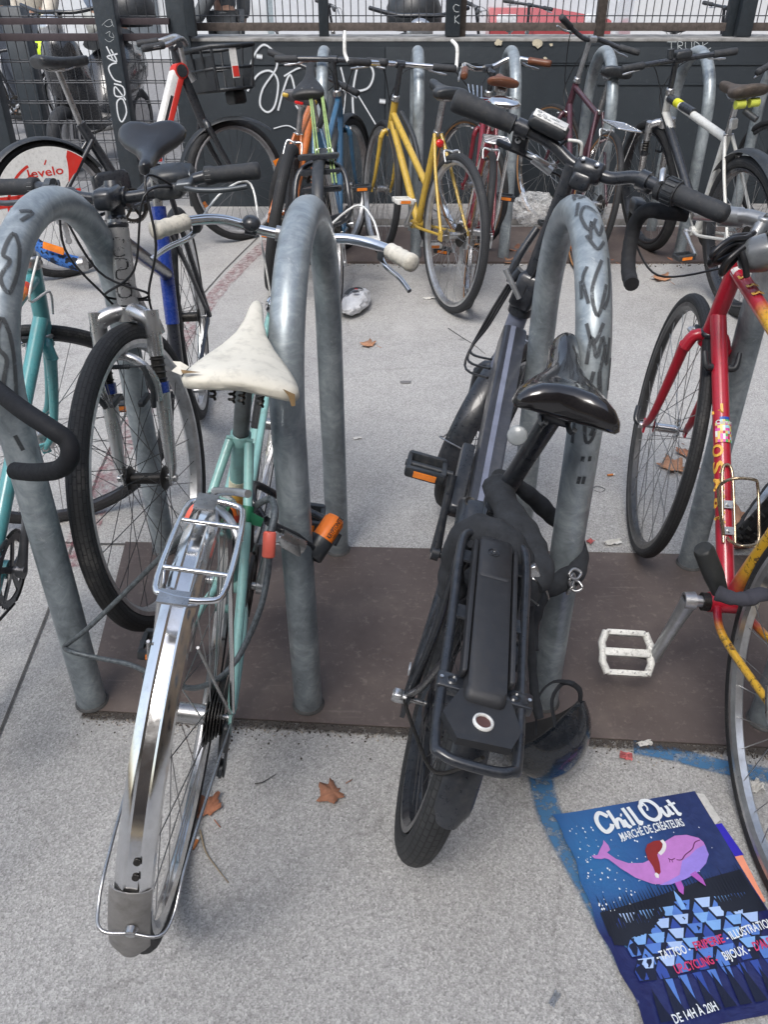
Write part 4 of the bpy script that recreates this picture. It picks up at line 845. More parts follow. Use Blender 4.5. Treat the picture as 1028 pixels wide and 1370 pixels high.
def crankE(root,fs,S,k):
    postE(root,fs,S,k); bb=k['bb']; m=MB().mat(ALU); c0=bb+V((-.075,0,0)); m.cyl(bb,c0+V((.01,0,0)),.012,12); m.mat(GREASE).cyl(bb+V((-.036,0,0)),bb+V((-.05,0,0)),.019,14)
    m.mat(ALU).lathe(c0-V((.012,0,0)),(1,0,0),[(0,.012),(0,.017),(.022,.019),(.022,0)],18); m.mat(GREASE).lathe(c0-V((.011,0,0)),(1,0,0),[(0,0),(.0,.012)],14)
    d=V((0,-.55,-.83)).normalized(); d=V((0,-.30,-.72)); d=V((0,-.62,-.78)).normalized(); m.mat(pm('crank alloy',(.5,.51,.52),.35,.8,dirt=.2)); d=V((0,.02,-1)).normalized(); e=c0+d*.165+V((-.034,0,0)); m.tube([c0,c0.lerp(e,.35),c0.lerp(e,.8),e],[.017,.0145,.0125,.014],10); co=m.build('crank_arm',None,root)
    # white platform pedal
    m=MB().mat(pm('white pedal paint',(.72,.72,.68),.45,var=.15,dirt=.8,scale=30,chip=.4)); n0=V((0,.75,.66)).normalized(); X=V((1,0,0)); Y=n0.cross(X)*-1; Y=V((0,.80,.60)); Z=V((0,-.6,.8)); c=e+V((-.060,0,.01))
    def bx(x,y,hx,hy,hz=.009): m.box(c+X*x+Y*y,(hx,hy,hz),(X,Y,Z),bev=.003)
    bx(0,.043,.042,.006); bx(0,-.043,.042,.006); bx(0,0,.05,.0085,.011); 
    for s in(-1,1):
        for t in(-1,1): m.tube([c+X*s*.042+Y*t*.045,c+X*s*.052+Y*t*.02,c+X*s*.050],[.0085,.0085,.0085],8)
    m.mat(STEEL)
    for x in(-.038,-.013,.013,.038):
        for y in(-.043,.043): m.cyl(c+X*x+Y*y,c+X*x+Y*y+Z*.0135,.0018,6)
    m.mat(GREASE).cyl(e,c,.006,8); m.build('pedal',None,co)
make_bike(dict(q=dict(x=.668,y=.876,psi=.035,lean=.05,st=.12),paint=FADE,hb=(.865,.655),ht=(.82,.83),bb=(.40,.255),sad=(.19,.93),bar=(.865,.895),barfn=barE,crank=0,seg=96,tr=.0155,post=crankE,headm=BLACKM,tw=.0145,rim=pm('dark sided rim',(.10,.10,.10),.35,.7,dirt=.3),hub=CHROME,fw=dict(hubr=.0115),rw=dict(rim=ALU),forkr=.0125,fkw=.045),
  'red road bicycle fading to chipped yellow with a white pedal','bicycles in the front row')
# --- black electric folding bike
def postD(root,fs,S,k):
    ra,R,hb,ht=k['ra'],k['R'],k['hb'],k['ht']; SL=pm('slate frame paint',(.035,.038,.048),.35,coat=.3,dirt=.15); ST_=pm('grey stripe',(.18,.20,.27),.4,dirt=.1)
    A=V((0,.925,.60)); B=V((0,.34,.35)); u=(B-A).normalized(); X=V((1,0,0)); Z=X.cross(u); Z=Z if Z.z>0 else -Z; c=(A+B)/2; L=(B-A).length/2
    m=MB().mat(SL); m.box(c,(.028,L,.036),(X,u,Z),bev=.010); m.mat(ST_).box(c+Z*.0355+X*-.006,(.006,L*.97,.0015),(X,u,Z)); m.cyl(hb-k['ax']*.02,ht,.024,16); m.mat(BLACKM)
    bb=V((0,.40,.285)); m.cyl(bb-X*.045,bb+X*.045,.03,16); m.cyl(bb,B,.028,14); 
    for s in(-1,1):
        m.tube(cat([B+V((s*.02,-.0,.04)),V((s*.052,.12,.36)),ra+V((s*.068,0,.01))],6),.0105,10); m.tube(cat([bb+V((s*.03,-.03,0)),V((s*.05,.16,.25)),ra+V((s*.068,.0,0))],6),.011,10); m.tube([V((s*.03,.24,.50)),ra+V((s*.068,0,.01))],.010,8); m.box(ra+V((s*.07,0,0)),(.004,.022,.026))
    m.cyl((0,.345,.30),(0,.30,.47),.0235,16); fo=m.build('frame',None,root)
    MB().mat(BLACKM).cyl((0,.30,.47),k['sadp']+V((0,.005,-.03)),.0175,16).build('seat_post',None,root); m=MB().mat(BLACKM); m.cyl((0,.305,.455),(0,.295,.485),.0265,16); m.box((.03,.30,.47),(.012,.016,.009),bev=.003); m.build('seat_clamp',None,root)
    s=k['sadp']; m=MB().mat(BLACKP)
    for q in(-1,1): m.tube(cat([s+V((q*.022,-.075,-.012)),s+V((q*.022,-.04,-.032)),s+V((q*.02,.05,-.03)),s+V((q*.01,.11,-.012))],3),.004,6)
    m.build('saddle_rail',None,root)
    m=MB().mat(pm('milky reflector',(.26,.28,.29),.3,coat=.3)); c_=s+V((-.055,-.075,-.045)); m.lathe(c_,(-.2,-1,.35),[(0,0),(0,.014),(.006,.0155),(.008,.0135),(.009,0)],20); m.build('rear_reflector',None,root)
    # carrier with battery
    rk_=MB().mat(BLACKM); z0,z1=.60,.565; y0,y1=.06,-.36; w=.051; xo=-.020
    loop=cat([(xo-w,y0-.05,z0),(xo-w*.7,y0-.012,z0),(xo,y0,z0),(xo+w*.7,y0-.012,z0),(xo+w,y0-.05,z0),(xo+w,-.15,.585),(xo+w,y1+.03,z1),(xo+w*.8,y1,z1),(xo,y1-.006,z1),(xo-w*.8,y1,z1),(xo-w,y1+.03,z1),(xo-w,-.15,.585)],5,True); rk_.tube(loop,.0068,12,closed=True)
    for sx in(-1,1): rk_.tube(cat([(xo+sx*w,.0,.595),(sx*.064,.0,.42),(sx*.07,0,.28)],4),.0062,8); rk_.tube(cat([(xo+sx*w,-.22,.58),(sx*.068,-.1,.40),(sx*.07,-.01,.28)],4),.0062,8)
    for y in(.0,-.13): rk_.box((xo,y,.588),(w,.013,.002))
    rk_.box((xo-.040,-.255,.573),(.02,.013,.008),bev=.002).box((xo+.045,-.255,.573),(.02,.013,.008),bev=.002)
    rk_.tube(cat([(xo-.035,.03,.59),(xo-.03,.10,.55),(0,.2,.50)],3),.006,8)
    c0=rk_.build('carrier',None,root)
    b=MB().mat(pm('battery casing',(.022,.023,.026),.5,bump=.2,dirt=.06,var=.15)); X3=((1,0,0),(0,1,.04),(0,-.04,1)); b.box((xo,-.125,.588),(.0265,.165,.018),X3,bev=.010); b.box((xo,-.02,.603),(.027,.05,.009),X3,bev=.009)
    b.box((xo-.031,-.12,.60),(.003,.135,.008),X3,bev=.002).box((xo+.031,-.12,.60),(.003,.135,.008),X3,bev=.002)
    b.prism([(xo+x,y,.575) for x,y in((-.030,-.27),(.034,-.27),(.048,-.315),(.036,-.345),(-.030,-.350),(-.050,-.315))],(0,0,.012)); bo=b.build('battery',None,root)
    r_=MB().mat(WHITEP); r_.lathe((xo,-.317,.5868),(0,0,1),[(0,.0095),(.003,.0095),(.004,.0108),(.003,.013),(0,.0133)],28); r_.mat(pm('hole brown',(.10,.045,.04),.7)).lathe((xo,-.317,.5874),(0,0,1),[(0,0),(0,.0095)],24); r_.build('charge_port_ring',None,bo)
    r_=MB().mat(BLACKM); r_.lathe((xo-.004,-.008,.6130),(0,0,1),[(0,.007),(.001,.0075),(.001,.009),(0,.0095)],20); r_.lathe((xo-.004,-.008,.6130),(0,0,1),[(0,.002),(.001,.003),(.0005,.0045)],16)
    for sx in(-.041,.041): r_.lathe((xo+sx,-.256,.5815),(0,0,1),[(0,.004),(.002,.006),(.0,.008)],14)
    r_.build('lock_cover',None,bo,split=True); r_=MB().mat(ALU); 
    for p in((xo-.055,-.255,.582),(xo+.06,-.255,.582),(xo-.05,.03,.60)): r_.lathe(p,(0,0,1),[(0,.0025),(.0015,.0025),(.0015,0)],8)
    r_.build('rivet',None,c0,split=True)
    # controller box + battery top behind seat tube
    m=MB().mat(BLACKM); m.box((-.012,.27,.475),(.05,.05,.022),((1,0,0),(0,1,.3),(0,-.3,1)),bev=.018); m.mat(pm('glossy black lid',(.015,.016,.018),.12,coat=.8)).box((.012,.285,.502),(.03,.028,.006),((1,0,0),(0,1,.3),(0,-.3,1)),bev=.006); m.mat(GREASE).lathe((-.042,.292,.500),(0,-.3,1),[(0,.006),(.002,.010),(0,.012)],20); m.build('controller_box',None,root)
    m=MB().mat(BLACKM); m.box(c+V((-.047,.0-.02,-.03))+u*.10,(.014,.09,.02),(X,u,Z),bev=.006); m.build('cable_guide',None,root)
    fender(root,None,ra+V((.010,0,0)),R+.014,.029,rad(62),rad(170),BLACKM,name='fender',rnd=.035); fender(root,fs,V((0,k['wb'],R)),R+.018,.036,rad(20),rad(195),BLACKM,name='fender')
    m=MB(fs).mat(STEEL); ff=V((0,k['wb'],R))
    for a in(95,168):
        e=[ff+V((sx*.038,(R+.012)*math.cos(rad(a)),(R+.012)*math.sin(rad(a)))) for sx in(-1,1)]; m.tube([ff+V((-.06,0,0)),e[0]],.0018,5); m.tube([ff+V((.06,0,0)),e[1]],.0018,5); m.tube(cat([e[0],e[0]+V((0,0,.0))+(e[0]-ff)*.06,e[1]+(e[1]-ff)*.06,e[1]],3),.002,5)
    m.build('fender_stay',None,root)
    m=MB().mat(ALU); e=ra+V((-.076,0,0)); m.lathe(e+V((-.02,0,0)),(1,0,0),[(0,0),(0,.010),(.008,.012),(.03,.010),(.03,0)],12); m.box(e+V((-.012,-.008,.014)),(.008,.010,.006),bev=.003); m.lathe(e+V((-.006,.02,.05)),(1,.0,.1),[(0,.011),(.003,.0125),(.004,0)],14); m.build('hub_fitting',None,root)
    m=MB().mat(GREASE).tube(cat([e,e+V((.02,-.10,.04)),e+V((.05,-.22,.10)),(0,-.31,.52)],5),.003,6); m.build('cable',None,root)
    # steering column, long lever, hinge
    col=MB(fs).mat(BLACKM); b0=k['b0']; ht2=ht; col.cyl(ht,ht+k['ax']*.02,.03,16); col.box(ht+k['ax']*.06,(.028,.032,.045),bev=.01); col.tube([ht+k['ax']*.08,b0+V((0,.0,0))],[.020,.0165],16); col.build('steering_column',None,root)
    m=MB(fs).mat(BLACKM); c_=ht+k['ax']*.07; m.tube(cat([c_+V((-.03,-.01,.03)),c_+V((-.045,-.01,0)),c_+V((-.05,.0,.05)),c_+V((-.04,.03,.12))],5),[.012,.009,.01,.009],10); m.mat(ALU).tube([c_+V((.0,-.05,-.02)),c_+V((-.055,-.055,.03))],[.006,.007],8); m.build('folding_latch',None,root)
    m=MB().mat(CABLE)
    for j in range(3): m.tube(cat([fs(ht+V((-.04-.006*j,.0,.05))),fs(ht+V((-.052-.006*j,-.03,-.05))),fs(ht+V((-.065,-.06,-.12-.02*j))),A+u*(.1+.03*j)+V((-.038,0,.0))],6),.0032,6)
    m.tube(cat([(-.01,.38,.42),(-.025,.34,.46),(-.02,.30,.50)],4),.0025,5); m.build('cable',None,root,split=True)
def barD(root,fs,S,b0):
    b0=b0+V((.03,0,0)); P=[b0+V(p) for p in((-.31,-.045,.035),(-.2,-.018,.03),(-.13,-.002,.026),(-.085,.008,.018),(-.03,.006,.0),(.03,.004,-.0),(.06,.004,.004),(.10,.0,.022),(.15,-.012,.026),(.30,-.05,.03))]
    h=MB(fs).tube(cat(P,8),.0128,16).build('handlebar',BLACKM,root)
    e=P[0]; d=(P[2]-e).normalized(); MB(fs).tube([e+d*t for t in(-.004,0,.006,.02,.05,.085,.105,.107,.112,.114,.119,.121,.126,.128,.135,.137)],[.016,.0235,.0245,.024,.0225,.0205,.0195,.0185,.0195,.0185,.0195,.0185,.0195,.0185,.020,.013],20).build('grip',RUBBER,h)
    e=P[-1]; d=(P[-2]-e).normalized(); MB(fs).tube([e+d*t for t in(-.003,.003,.02,.06,.09,.105,.107,.108,.135,.138,.139,.150,.151)],[.012,.0185,.0195,.0185,.019,.020,.020,.0245,.0255,.022,.026,.026,.015],20).build('grip',RUBBER,h)
    kn=e+d*.122; m=MB(fs).mat(BLACKP)
    for i in range(14):
        a=i*2*math.pi/14; o_=d.orthogonal().normalized(); o_=Quaternion(d,a)@o_; m.box(kn+o_*.0255,(.011,.0022,.0016),(d,d.cross(o_),o_))
    m.mat(ALU); k2=e+d*.158; m.tube(cat([k2+V((.012,-.03,.012)),k2+V((.004,-.014,.026)),k2+V((0,.008,.028)),k2+V((-.004,.026,.018))],4),[.006,.011,.011,.006],10); m.build('gear_shifter',None,h)
    # right brake lever
    k=e+d*.185; f=V((0,.9,-.42)).normalized(); m=MB(fs).mat(BLACKM); m.cyl(k-d*.01,k+d*.01,.0185,14); m.box(k+f*.035,(.022,.012,.010),(d,f,d.cross(f)),bev=.004)
    m.mat(ALU).cyl(k+f*.036+d*.02,k+f*.036+d*.05,.0065,10); m.lathe(k+f*.036+d*.045,d,[(0,.0085),(.010,.0085),(.010,0)],10); m.tube(cat([k+f*.04-d*.0,k+f*.052-d*.03,k+f*.06-d*.08,k+f*.054-d*.125],6),[.005,.009,.009,.008],10,flat=.6); m.build('brake_lever',None,h)
    m=MB(fs).mat(BLACKP); m.tube(cat([k+f*.036+d*.05,k+f*.05+d*.09+V((0,.01,-.01)),k+f*.05+d*.14+V((0,0,-.05)),b0+V((.05,.04,-.12))],6),[.010,.010,.009,.0045],10); m.build('cable',None,root)
    # left lever
    e=P[0]; d=(P[2]-e).normalized(); k=e+d*.155; m=MB(fs).mat(BLACKM); f=V((0,.55,-.83)).normalized(); m.cyl(k-d*.014,k+d*.014,.019,14); m.box(k+f*.035,(.018,.022,.008),(d,f,d.cross(f)),bev=.004); m.box(k+f*.058-d*.008,(.045,.006,.005),(d,f,d.cross(f)),bev=.003); m.mat(ALU).lathe(k+f*.03+V((0,-.012,0)),(0,-1,.2),[(0,.006),(.008,.006),(.012,.003)],10); m.cyl(k+f*.06+d*.035,k+f*.075+d*.08,.010,12); m.tube(cat([k+f*.055+d*.02,k+f*.052+d*.045+V((0,-.02,0)),k+f*.06+d*.07],4),.005,8); m.build('brake_lever',None,h)
    MB(fs).mat(CABLE).tube(cat([k+f*.075+d*.08,k+f*.09+d*.11,b0+V((-.02,.03,-.14)),b0+V((-.03,.02,-.3))],6),.0028,6).build('cable',None,root)
    # display
    q=b0+V((-.135,-.012,.045)); X=(P[3]-P[1]).normalized(); Y=V((0,1,-.15)); Y=(Y-X*Y.dot(X)).normalized(); Z=X.cross(Y); Z=(Z-Y*.55).normalized(); Y=Z.cross(X)
    q=(P[2]+P[3])/2+Z*.032+V((-.006,0,0)); m=MB(fs).mat(BLACKP); m.box(q,(.043,.018,.013),(X,Y,Z),bev=.008); m.mat(WHITEP).box(q+Z*.0135+X*-.001,(.038,.014,.001),(X,Y,Z),bev=.0008); do=m.build('display',None,h)
    m=MB(fs).mat(pm('display print',(.03,.045,.06),.4)); zz=q+Z*.0149
    g=lambda x,y: zz+X*x+Y*y
    for cx_,cy_,r in((-.029,.006,.0042),(-.026,-.007,.0042),(-.015,-.001,.0048)):
        C=[g(cx_+r*math.cos(a*.7),cy_+r*math.sin(a*.7)) for a in range(10)]; m.ribbon(C,tuple(Z),.0014,1); m.ribbon([g(cx_-.0015,cy_),g(cx_+.0015,cy_)],tuple(Z),.002,1)
    text_on(m,'LIGHT',lambda a,b:g(-.004+a,.0005+b),h=.0045,wd=.022,bold=.02); text_on(m,'LEVEL',lambda a,b:g(-.015+a,-.0095+b),h=.004,wd=.016,bold=.03); text_on(m,'BATTERY',lambda a,b:g(.008+a,-.009+b),h=.003,wd=.024)
    text_on(m,'+',lambda a,b:g(.008+a,.0065+b),h=.0035,wd=.004); m.build('print',None,do)
    # phone strap loop
    c_=P[4]+V((-.012,.0,.022)); m=MB(fs).mat(BLACKP); L_=[c_+X*x+Z*z+Y*y for x,z,y in((-.034,-.02,0),(-.02,.014,.004),(.006,.02,.004),(.016,-.004,0),(.006,-.03,-.004))]; m.tube(cat(L_,5,True),.0028,6,closed=True); m.mat(WHITEP).tube(cat([c_+X*-.02+Z*.017,c_+X*.006+Z*.024,c_+X*.018+Z*.0,],5),.0035,6); m.build('mirror_strap',None,h)
    m=MB(fs).mat(BLACKM); m.tube([b0+V((-.026,.004,0)),b0+V((-.02,.004,0)),b0+V((.03,.004,0)),b0+V((.036,.004,0))],[.018,.0225,.0235,.0185],18); m.box(b0+V((0,.0,-.022)),(.022,.02,.02),bev=.008); m.mat(STEEL)
    for x in(-.012,.02): m.lathe(b0+V((x,-.015,.018)),(0,-.6,.8),[(0,.0055),(.003,.0055),(.001,.003),(.001,0)],10)
    m.build('bar_clamp',None,h); m=MB(fs).mat(ORANGER).box(b0+V((-.035,.03,-.05)),(.016,.006,.008),bev=.003); m.build('front_reflector',None,root)
make_bike(dict(q=dict(x=.048,y=1.0,psi=.14,lean=.232,st=.34),R=.26,tw=.027,wb=1.09,paint=BLACKM,hb=(.96,.5),ht=(.935,.655),bb=(.40,.285),sad=(.176,.80),sadx=.02,sd=dict(L=.25,W=.083,nose=.025,th=.046,dome=.026,notch=.022,tilt=.17,yaw=.0,puff=1,lobe=.012,k=12),sadm=pm('glossy black saddle',(.012,.011,.012),.16,coat=.6,dirt=0,scale=5,var=.1),
  bar=(.875,1.01),barfn=barD,frame=0,seatpost=0,railm=BLACKM,tyre=tyrem('fat tyre tread',(.028,.03,.032),.016,.010,.35),rim=BLACKM,spoke=DSPOKE,hub=BLACKM,ca=rad(-118),crankm=BLACKM,cogs=5,ringr=.075,post=postD,seg=72,fw=dict(hubr=.02),rw=dict(hubr=.045,axle=.075,k=18),dm=BLACKM,brake=None,forkr=.013),
  'black electric folding bicycle with battery carrier chained beside the marked hoop rack','bicycles in the front row')
# --- knobby tyre bike at the far right
make_bike(dict(q=dict(x=1.17,y=.86,psi=-.13,lean=.25,st=.75),R=.345,tw=.028,paint=BLACKM,hb=(.9,.64),ht=(.86,.80),sad=(.2,.92),bar=(.80,.93),tyre=TYREB,spoke=DSPOKE,rim=STEEL,ca=.5,seg=60,
  post=lambda root,fs,S,k:[knobs(root,fs,V((0,k['wb'],k['R'])),k['R'],k['tw'])]) if 0 else dict(q=dict(x=1.17,y=.86,psi=-.13,lean=.25,st=.75),R=.345,tw=.028,paint=BLACKM,hb=(.9,.64),ht=(.86,.80),sad=(.2,.92),bar=(.80,.93),tyre=TYREB,spoke=DSPOKE,rim=STEEL,ca=.5,seg=60,post=lambda root,fs,S,k: knobs(root,fs,k)),
  'mountain bicycle with knobby tyre cut off by the right edge','bicycles in the front row')
# ---------------- back row bicycles
ORG=pm('orange paint',srgb(190,105,45),.35,var=.2,coat=.4,dirt=.3,chip=.5); CYAN=pm('blue paint',srgb(52,98,132),.35,var=.2,coat=.4,dirt=.3); YELP=pm('yellow paint',srgb(190,158,62),.35,var=.15,coat=.4,dirt=.25,chip=.5)
CRIM=pm('crimson paint',srgb(125,30,45),.35,var=.2,coat=.4,dirt=.2); MAR=pm('maroon paint',srgb(72,38,50),.35,var=.2,coat=.4,dirt=.2); WHT=pm('white frame paint',srgb(205,205,200),.4,var=.1,coat=.3,dirt=.3); BRL=pm('brown leather',(.13,.045,.02),.4,var=.3)
BG='bicycles in the back row'
def G_(root,fs,S,k):
    ra,R,hb,ht,b0=k['ra'],k['R'],k['hb'],k['ht'],k['b0']; m=MB().mat(BLACKM)
    m.tube(cat([V((0,.62,.46)),V((0,.55,.38)),V((0,.47,.33)),V((0,.38,.32))],6),.036,14); m.cyl(hb-k['ax']*.06,ht+k['ax']*.11,.026,16); m.cyl((0,.42,.29),(0,.24,.70),.026,14); m.box((0,.33,.40),(.03,.10,.07),bev=.02)
    for s in(-1,1): m.tube([(s*.03,.27,.62),ra+V((s*.07,0,.02))],.012,8); m.tube([(s*.03,.38,.29),ra+V((s*.07,0,0))],.014,8); m.box(ra+V((s*.066,.01,0)),(.006,.035,.035),bev=.004)
    fo=m.build('frame',None,root)
    RED=pm('signal red panel',srgb(200,52,44),.35,var=.08,dirt=.15); WP=pm('white panel',srgb(215,215,212),.4,var=.08,dirt=.35)
    a,b=V((0,.60,.44)),ht+k['ax']*.10; ax=(b-a).normalized(); m=MB().mat(WP); m.box((a+b)/2+V((0,-.03,0)),(.026,.034,(b-a).length/2),((1,0,0),V((1,0,0)).cross(ax)*-1,ax),bev=.014); m.mat(RED); m.box((a+b)/2+V((0,-.005,0)),(.0285,.016,(b-a).length/2*.97),((1,0,0),V((1,0,0)).cross(ax)*-1,ax),bev=.004); m.cyl(b+V((-.03,-.015,0)),b+V((.03,-.015,0)),.038,18); m.mat(BLACKP).cyl(b+V((.03,-.015,0)),b+V((.036,-.015,0)),.03,18); m.mat(BLACKM).box((a+b)/2+V((0,-.045,-.02)),(.0265,.008,(b-a).length/2*.6),((1,0,0),V((1,0,0)).cross(ax)*-1,ax)); ho=m.build('head_column',None,root)
    L=(b-a).length; Y_=V((0,-ax.z,ax.y)); m=MB().mat(WP)
    tf=lambda u,v: a+ax*(L*.10+u)+V((.0290,-.012+.0-v*0,0))+Y_*(-(-.006)+0)*0+Y_*(.002-v+.004)
    text_on(m,'levelo',lambda u,v: a+ax*(L*.12+u)+V((.0292,0,0))+(-Y_)*( -.010+v*-1+.022)*-1*-1,h=.016,wd=.085,bold=.02); m.build('lettering',None,ho)
    # wheel cover (both sides)
    for s in(-1,1):
        m=MB().mat(WP); c=ra+V((s*.056,0,0)); A0,A1=rad(50),rad(200); pr=[]
        N=36; xx=V((1,0,0))
        def arc(r,a): return c+V((0,r*math.cos(a),r*math.sin(a)))
        Ro=R-.03
        ring=[arc(Ro,A0+(A1-A0)*i/N) for i in range(N+1)]; pts=ring+[arc(.07,rad(170)),arc(.07,rad(100)),arc(.10,rad(62))]
        m.prism(pts,(s*.003,0,0)); cv=m.build('wheel_cover',None,root)
        m=MB().mat(RED); e=V((s*.0042,0,0)); n0=12
        for i in range(n0): a0,a1=rad(50)+rad(16)*i/n0,rad(50)+rad(16)*(i+1)/n0; m.poly([arc(Ro-.004,a0)+e,arc(Ro-.004,a1)+e,arc(.10+.16*(i+1)/n0,a1)+e,arc(.10+.16*i/n0,a0)+e])
        m.poly([c+e+V((0,y_,z_)) for y_,z_ in((-.28,.05),(.13,.05),(.14,.09),(-.26,.10))])
        for rr_,w in((.19,.010),(.23,.012),(.155,.008)):
            for i in range(16): a0,a1=rad(112)+rad(64)*i/16,rad(112)+rad(64)*(i+1)/16; m.poly([arc(rr_,a0)+e,arc(rr_,a1)+e,arc(rr_+w,a1)+e,arc(rr_+w,a0)+e])
        text_on(m,'levelo',(lambda u,v: c+e+V((0,-.100+u,.165+v))) if s>0 else (lambda u,v: c+e+V((0,.02-u,.205+v))),h=.04,wd=.175,bold=.012)
        st_=[(.14,.215),(.155,.235)]; m.ribbon([c+e+V((0,-.150+st_[0][0],st_[0][1]))if s>0 else c+e+V((0,.02-st_[0][0],st_[0][1])),c+e+V((0,-.150+st_[1][0],st_[1][1])) if s>0 else c+e+V((0,.02-st_[1][0],st_[1][1]))],(1,0,0),.006,1); m.build('cover_print',None,cv)
    fender(root,None,ra,R+.016,.045,rad(30),rad(190),BLACKP,name='fender'); fender(root,fs,V((0,k['wb'],R)),R+.014,.04,rad(50),rad(170),BLACKP,name='fender')
    # basket on the front
    m=MB().mat(BLACKP); bc=ht+V((0,.20,.09)); w,l=.17,.13
    for z,f in((-.10,.8),(.0,.9),(.10,1)): P=[bc+V((sx*w*f,sy*l*f,z)) for sx,sy in((-1,-1),(1,-1),(1,1),(-1,1))]; m.tube(P+[P[0]],.011 if z>.05 else .008,6)
    for sx in(-1,-.33,.33,1):
        for sy in(-1,1): m.tube([bc+V((sx*w*.8,sy*l*.8,-.10)),bc+V((sx*w,sy*l,.10))],.007,6)
    m.box(bc+V((0,0,-.10)),(w*.8,l*.8,.006)); m.box(bc+V((0,-l*.86,-.02)),(w*.8,.006,.08)); m.box(bc+V((0,l*.9,-.05)),(w*.85,.006,.05)); m.box(bc+V((.0,l*.6,-.14)),(.05,.04,.035),bev=.01); bo=m.build('basket',None,root)
    m=MB().mat(WP).box(bc+V((w*.97,.0,.02)),(.003,.02,.07)); m.mat(RED).box(bc+V((w*.97,.0,-.02)),(.0045,.018,.025)); m.build('sticker',None,bo)
    m=MB(fs).mat(ALU); m.tube([ht+ax*.05,b0*.5+ht*.5,b0],[.02,.016,.016],12); m.build('stem',None,root)
    m=MB(fs).mat(WP); ff=V((0,k['wb'],R)); text_on(m,'91576',lambda u,v: ff+V((.066,-.02,.03))+(hb-ff).normalized()*u+V((0,v,0)),h=.016,wd=.06); m.build('lettering',None,root)
    m=MB(fs).mat(ORANGER)
    for a in(.35,3.6): m.box(ff+V((.012,.26*math.cos(a),.26*math.sin(a))),(.003,.016,.035),((1,0,0),(0,-math.sin(a),math.cos(a)),(0,math.cos(a),math.sin(a)))) 
    m.build('spoke_reflector',None,root)
make_bike(dict(q=dict(x=-1.632,y=4.219,psi=.857,lean=-.14,st=-.02),R=.325,tw=.022,wb=1.08,paint=BLACKM,frame=0,hb=(.92,.66),ht=(.88,.80),bb=(.40,.29),sad=(.20,.97),sck=.60,bst=.45,barpts=[(-1,-.20,.0),(-.9,-.08,.01),(-.55,.0,.03),(-.2,.03,0),(.2,.03,0),(.55,0,.03),(.9,-.08,.01),(1,-.20,.0)],levers=0,bar=(.86,1.02),barw=.22,sd=dict(L=.27,W=.085,nose=.022,th=.05),forkm=BLACKM,forkr=.016,hub=BLACKM,rim=pm('pale striped rim',(.3,.3,.31),.4,dirt=.2),spoke=DSPOKE,barm=STEEL,ca=.2,brake=None,post=G_,crankm=BLACKM,fw=dict(hubr=.045),rw=dict(hubr=.03),
   ),'black share bicycle with white and red wheel cover and front basket, left of the wall',BG)
p=empty('seat_post'); bpy.data.objects.remove(p)
def addpost(root,a,b,mat=ALU,r=.014): MB().cyl(a,b,r,12).build('seat_post',mat,root)
groot=[o for o in LK if o.get('label','').startswith('black share')][0]; addpost(groot,(0,.24,.70),(0,.19,.95),STEEL,.015)
make_bike(dict(q=dict(x=-.556,y=4.027,psi=.03,lean=.20,st=.45),tw=.026,paint=ORG,kind='diamond',sad=(.2,.857),bar=(.83,.90),hb=(.9,.66),ht=(.86,.79),sadm=pm('grey saddle cover',(.10,.10,.11),.6,var=.3,dirt=.2),sd=dict(L=.27,W=.085,nose=.02,th=.05,notch=.0),rim=BLACKM,spoke=DSPOKE,hub=GREASE,tyre=TYREB,tr=.019,ca=2,
  post=lambda root,fs,S,k: MB().mat(YELP).box(k['sadp']+V((-.066,-.104,.006)),(.014,.012,.009),bev=.004).box(k['sadp']+V((.066,-.104,.006)),(.014,.012,.009),bev=.004).mat(REDR).box(k['sadp']+V((0,-.118,-.012)),(.02,.006,.006),bev=.003).build('saddle_patch',None,root)),
  'orange mountain bicycle with grey and yellow saddle, left of the blue one',BG)
def I_(root,fs,S,k):
    fender(root,fs,V((0,k['wb'],k['R'])),k['R']+.02,.03,rad(10),rad(185),BLACKP); fender(root,None,k['ra'],k['R']+.012,.026,rad(70),rad(200),BLACKP)
    m=MB().mat(BLACKM); z=.60
    for yy,zz in((-.20,.44),(.04,.74)): pass
    m.tube(cat([(-.09,-.08,.62),(-.115,-.14,.52),(-.10,-.18,.40),(.10,-.18,.44),(.115,-.14,.54),(.09,-.08,.62),(0,-.04,.65)],5,True),.012,8,closed=True); m.box((0,-.18,.43),(.10,.012,.018),((1,0,.2),(0,1,0),(-.2,0,1)),bev=.006)
    for zz in(.55,.62,.68): m.box((0,-.10,zz),(.085,.02,.010),bev=.004)
    m.build('carrier',None,root)
    m=MB().mat(pm('lime bungee',srgb(140,165,105),.6,var=.3)); s=k['sadp']
    for x0,x1 in((.005,-.005),(.012,.01),(.055,.055),(.06,.07)): m.tube([s+V((x0,-.05,-.02)),(x1,-.15,.58)],.0042,6)
    m.build('bungee_cord',None,root,split=True); m=MB().mat(FABRIC).tube(cat([s+V((.03,-.02,-.03)),s+V((.06,-.04,-.10)),s+V((.03,-.06,-.17))],4),[.02,.028,.012],8); m.build('cover_cloth',None,root)
    m=MB().mat(WHITEP); p=V((.15,.30,.22)); m.box(p,(.05,.03,.012),bev=.004); m.build('pedal',None,root)
make_bike(dict(q=dict(x=-.222,y=3.766,psi=.047,lean=-.07,st=.26),tw=.022,paint=CYAN,kind='slope',sad=(.206,.925),sadx=-.05,bar=(.818,.965),barw=.29,hb=(.9,.66),ht=(.86,.80),sd=dict(L=.25,W=.072,th=.045,tilt=.45,nose=.02),sadm=pm('black saddle gold edge',(.02,.02,.02),.5),rim=ALU,post=I_,ca=1.6,tyre=TYREB),
  'blue bicycle with black carrier, lime green cords and a tilted saddle',BG)
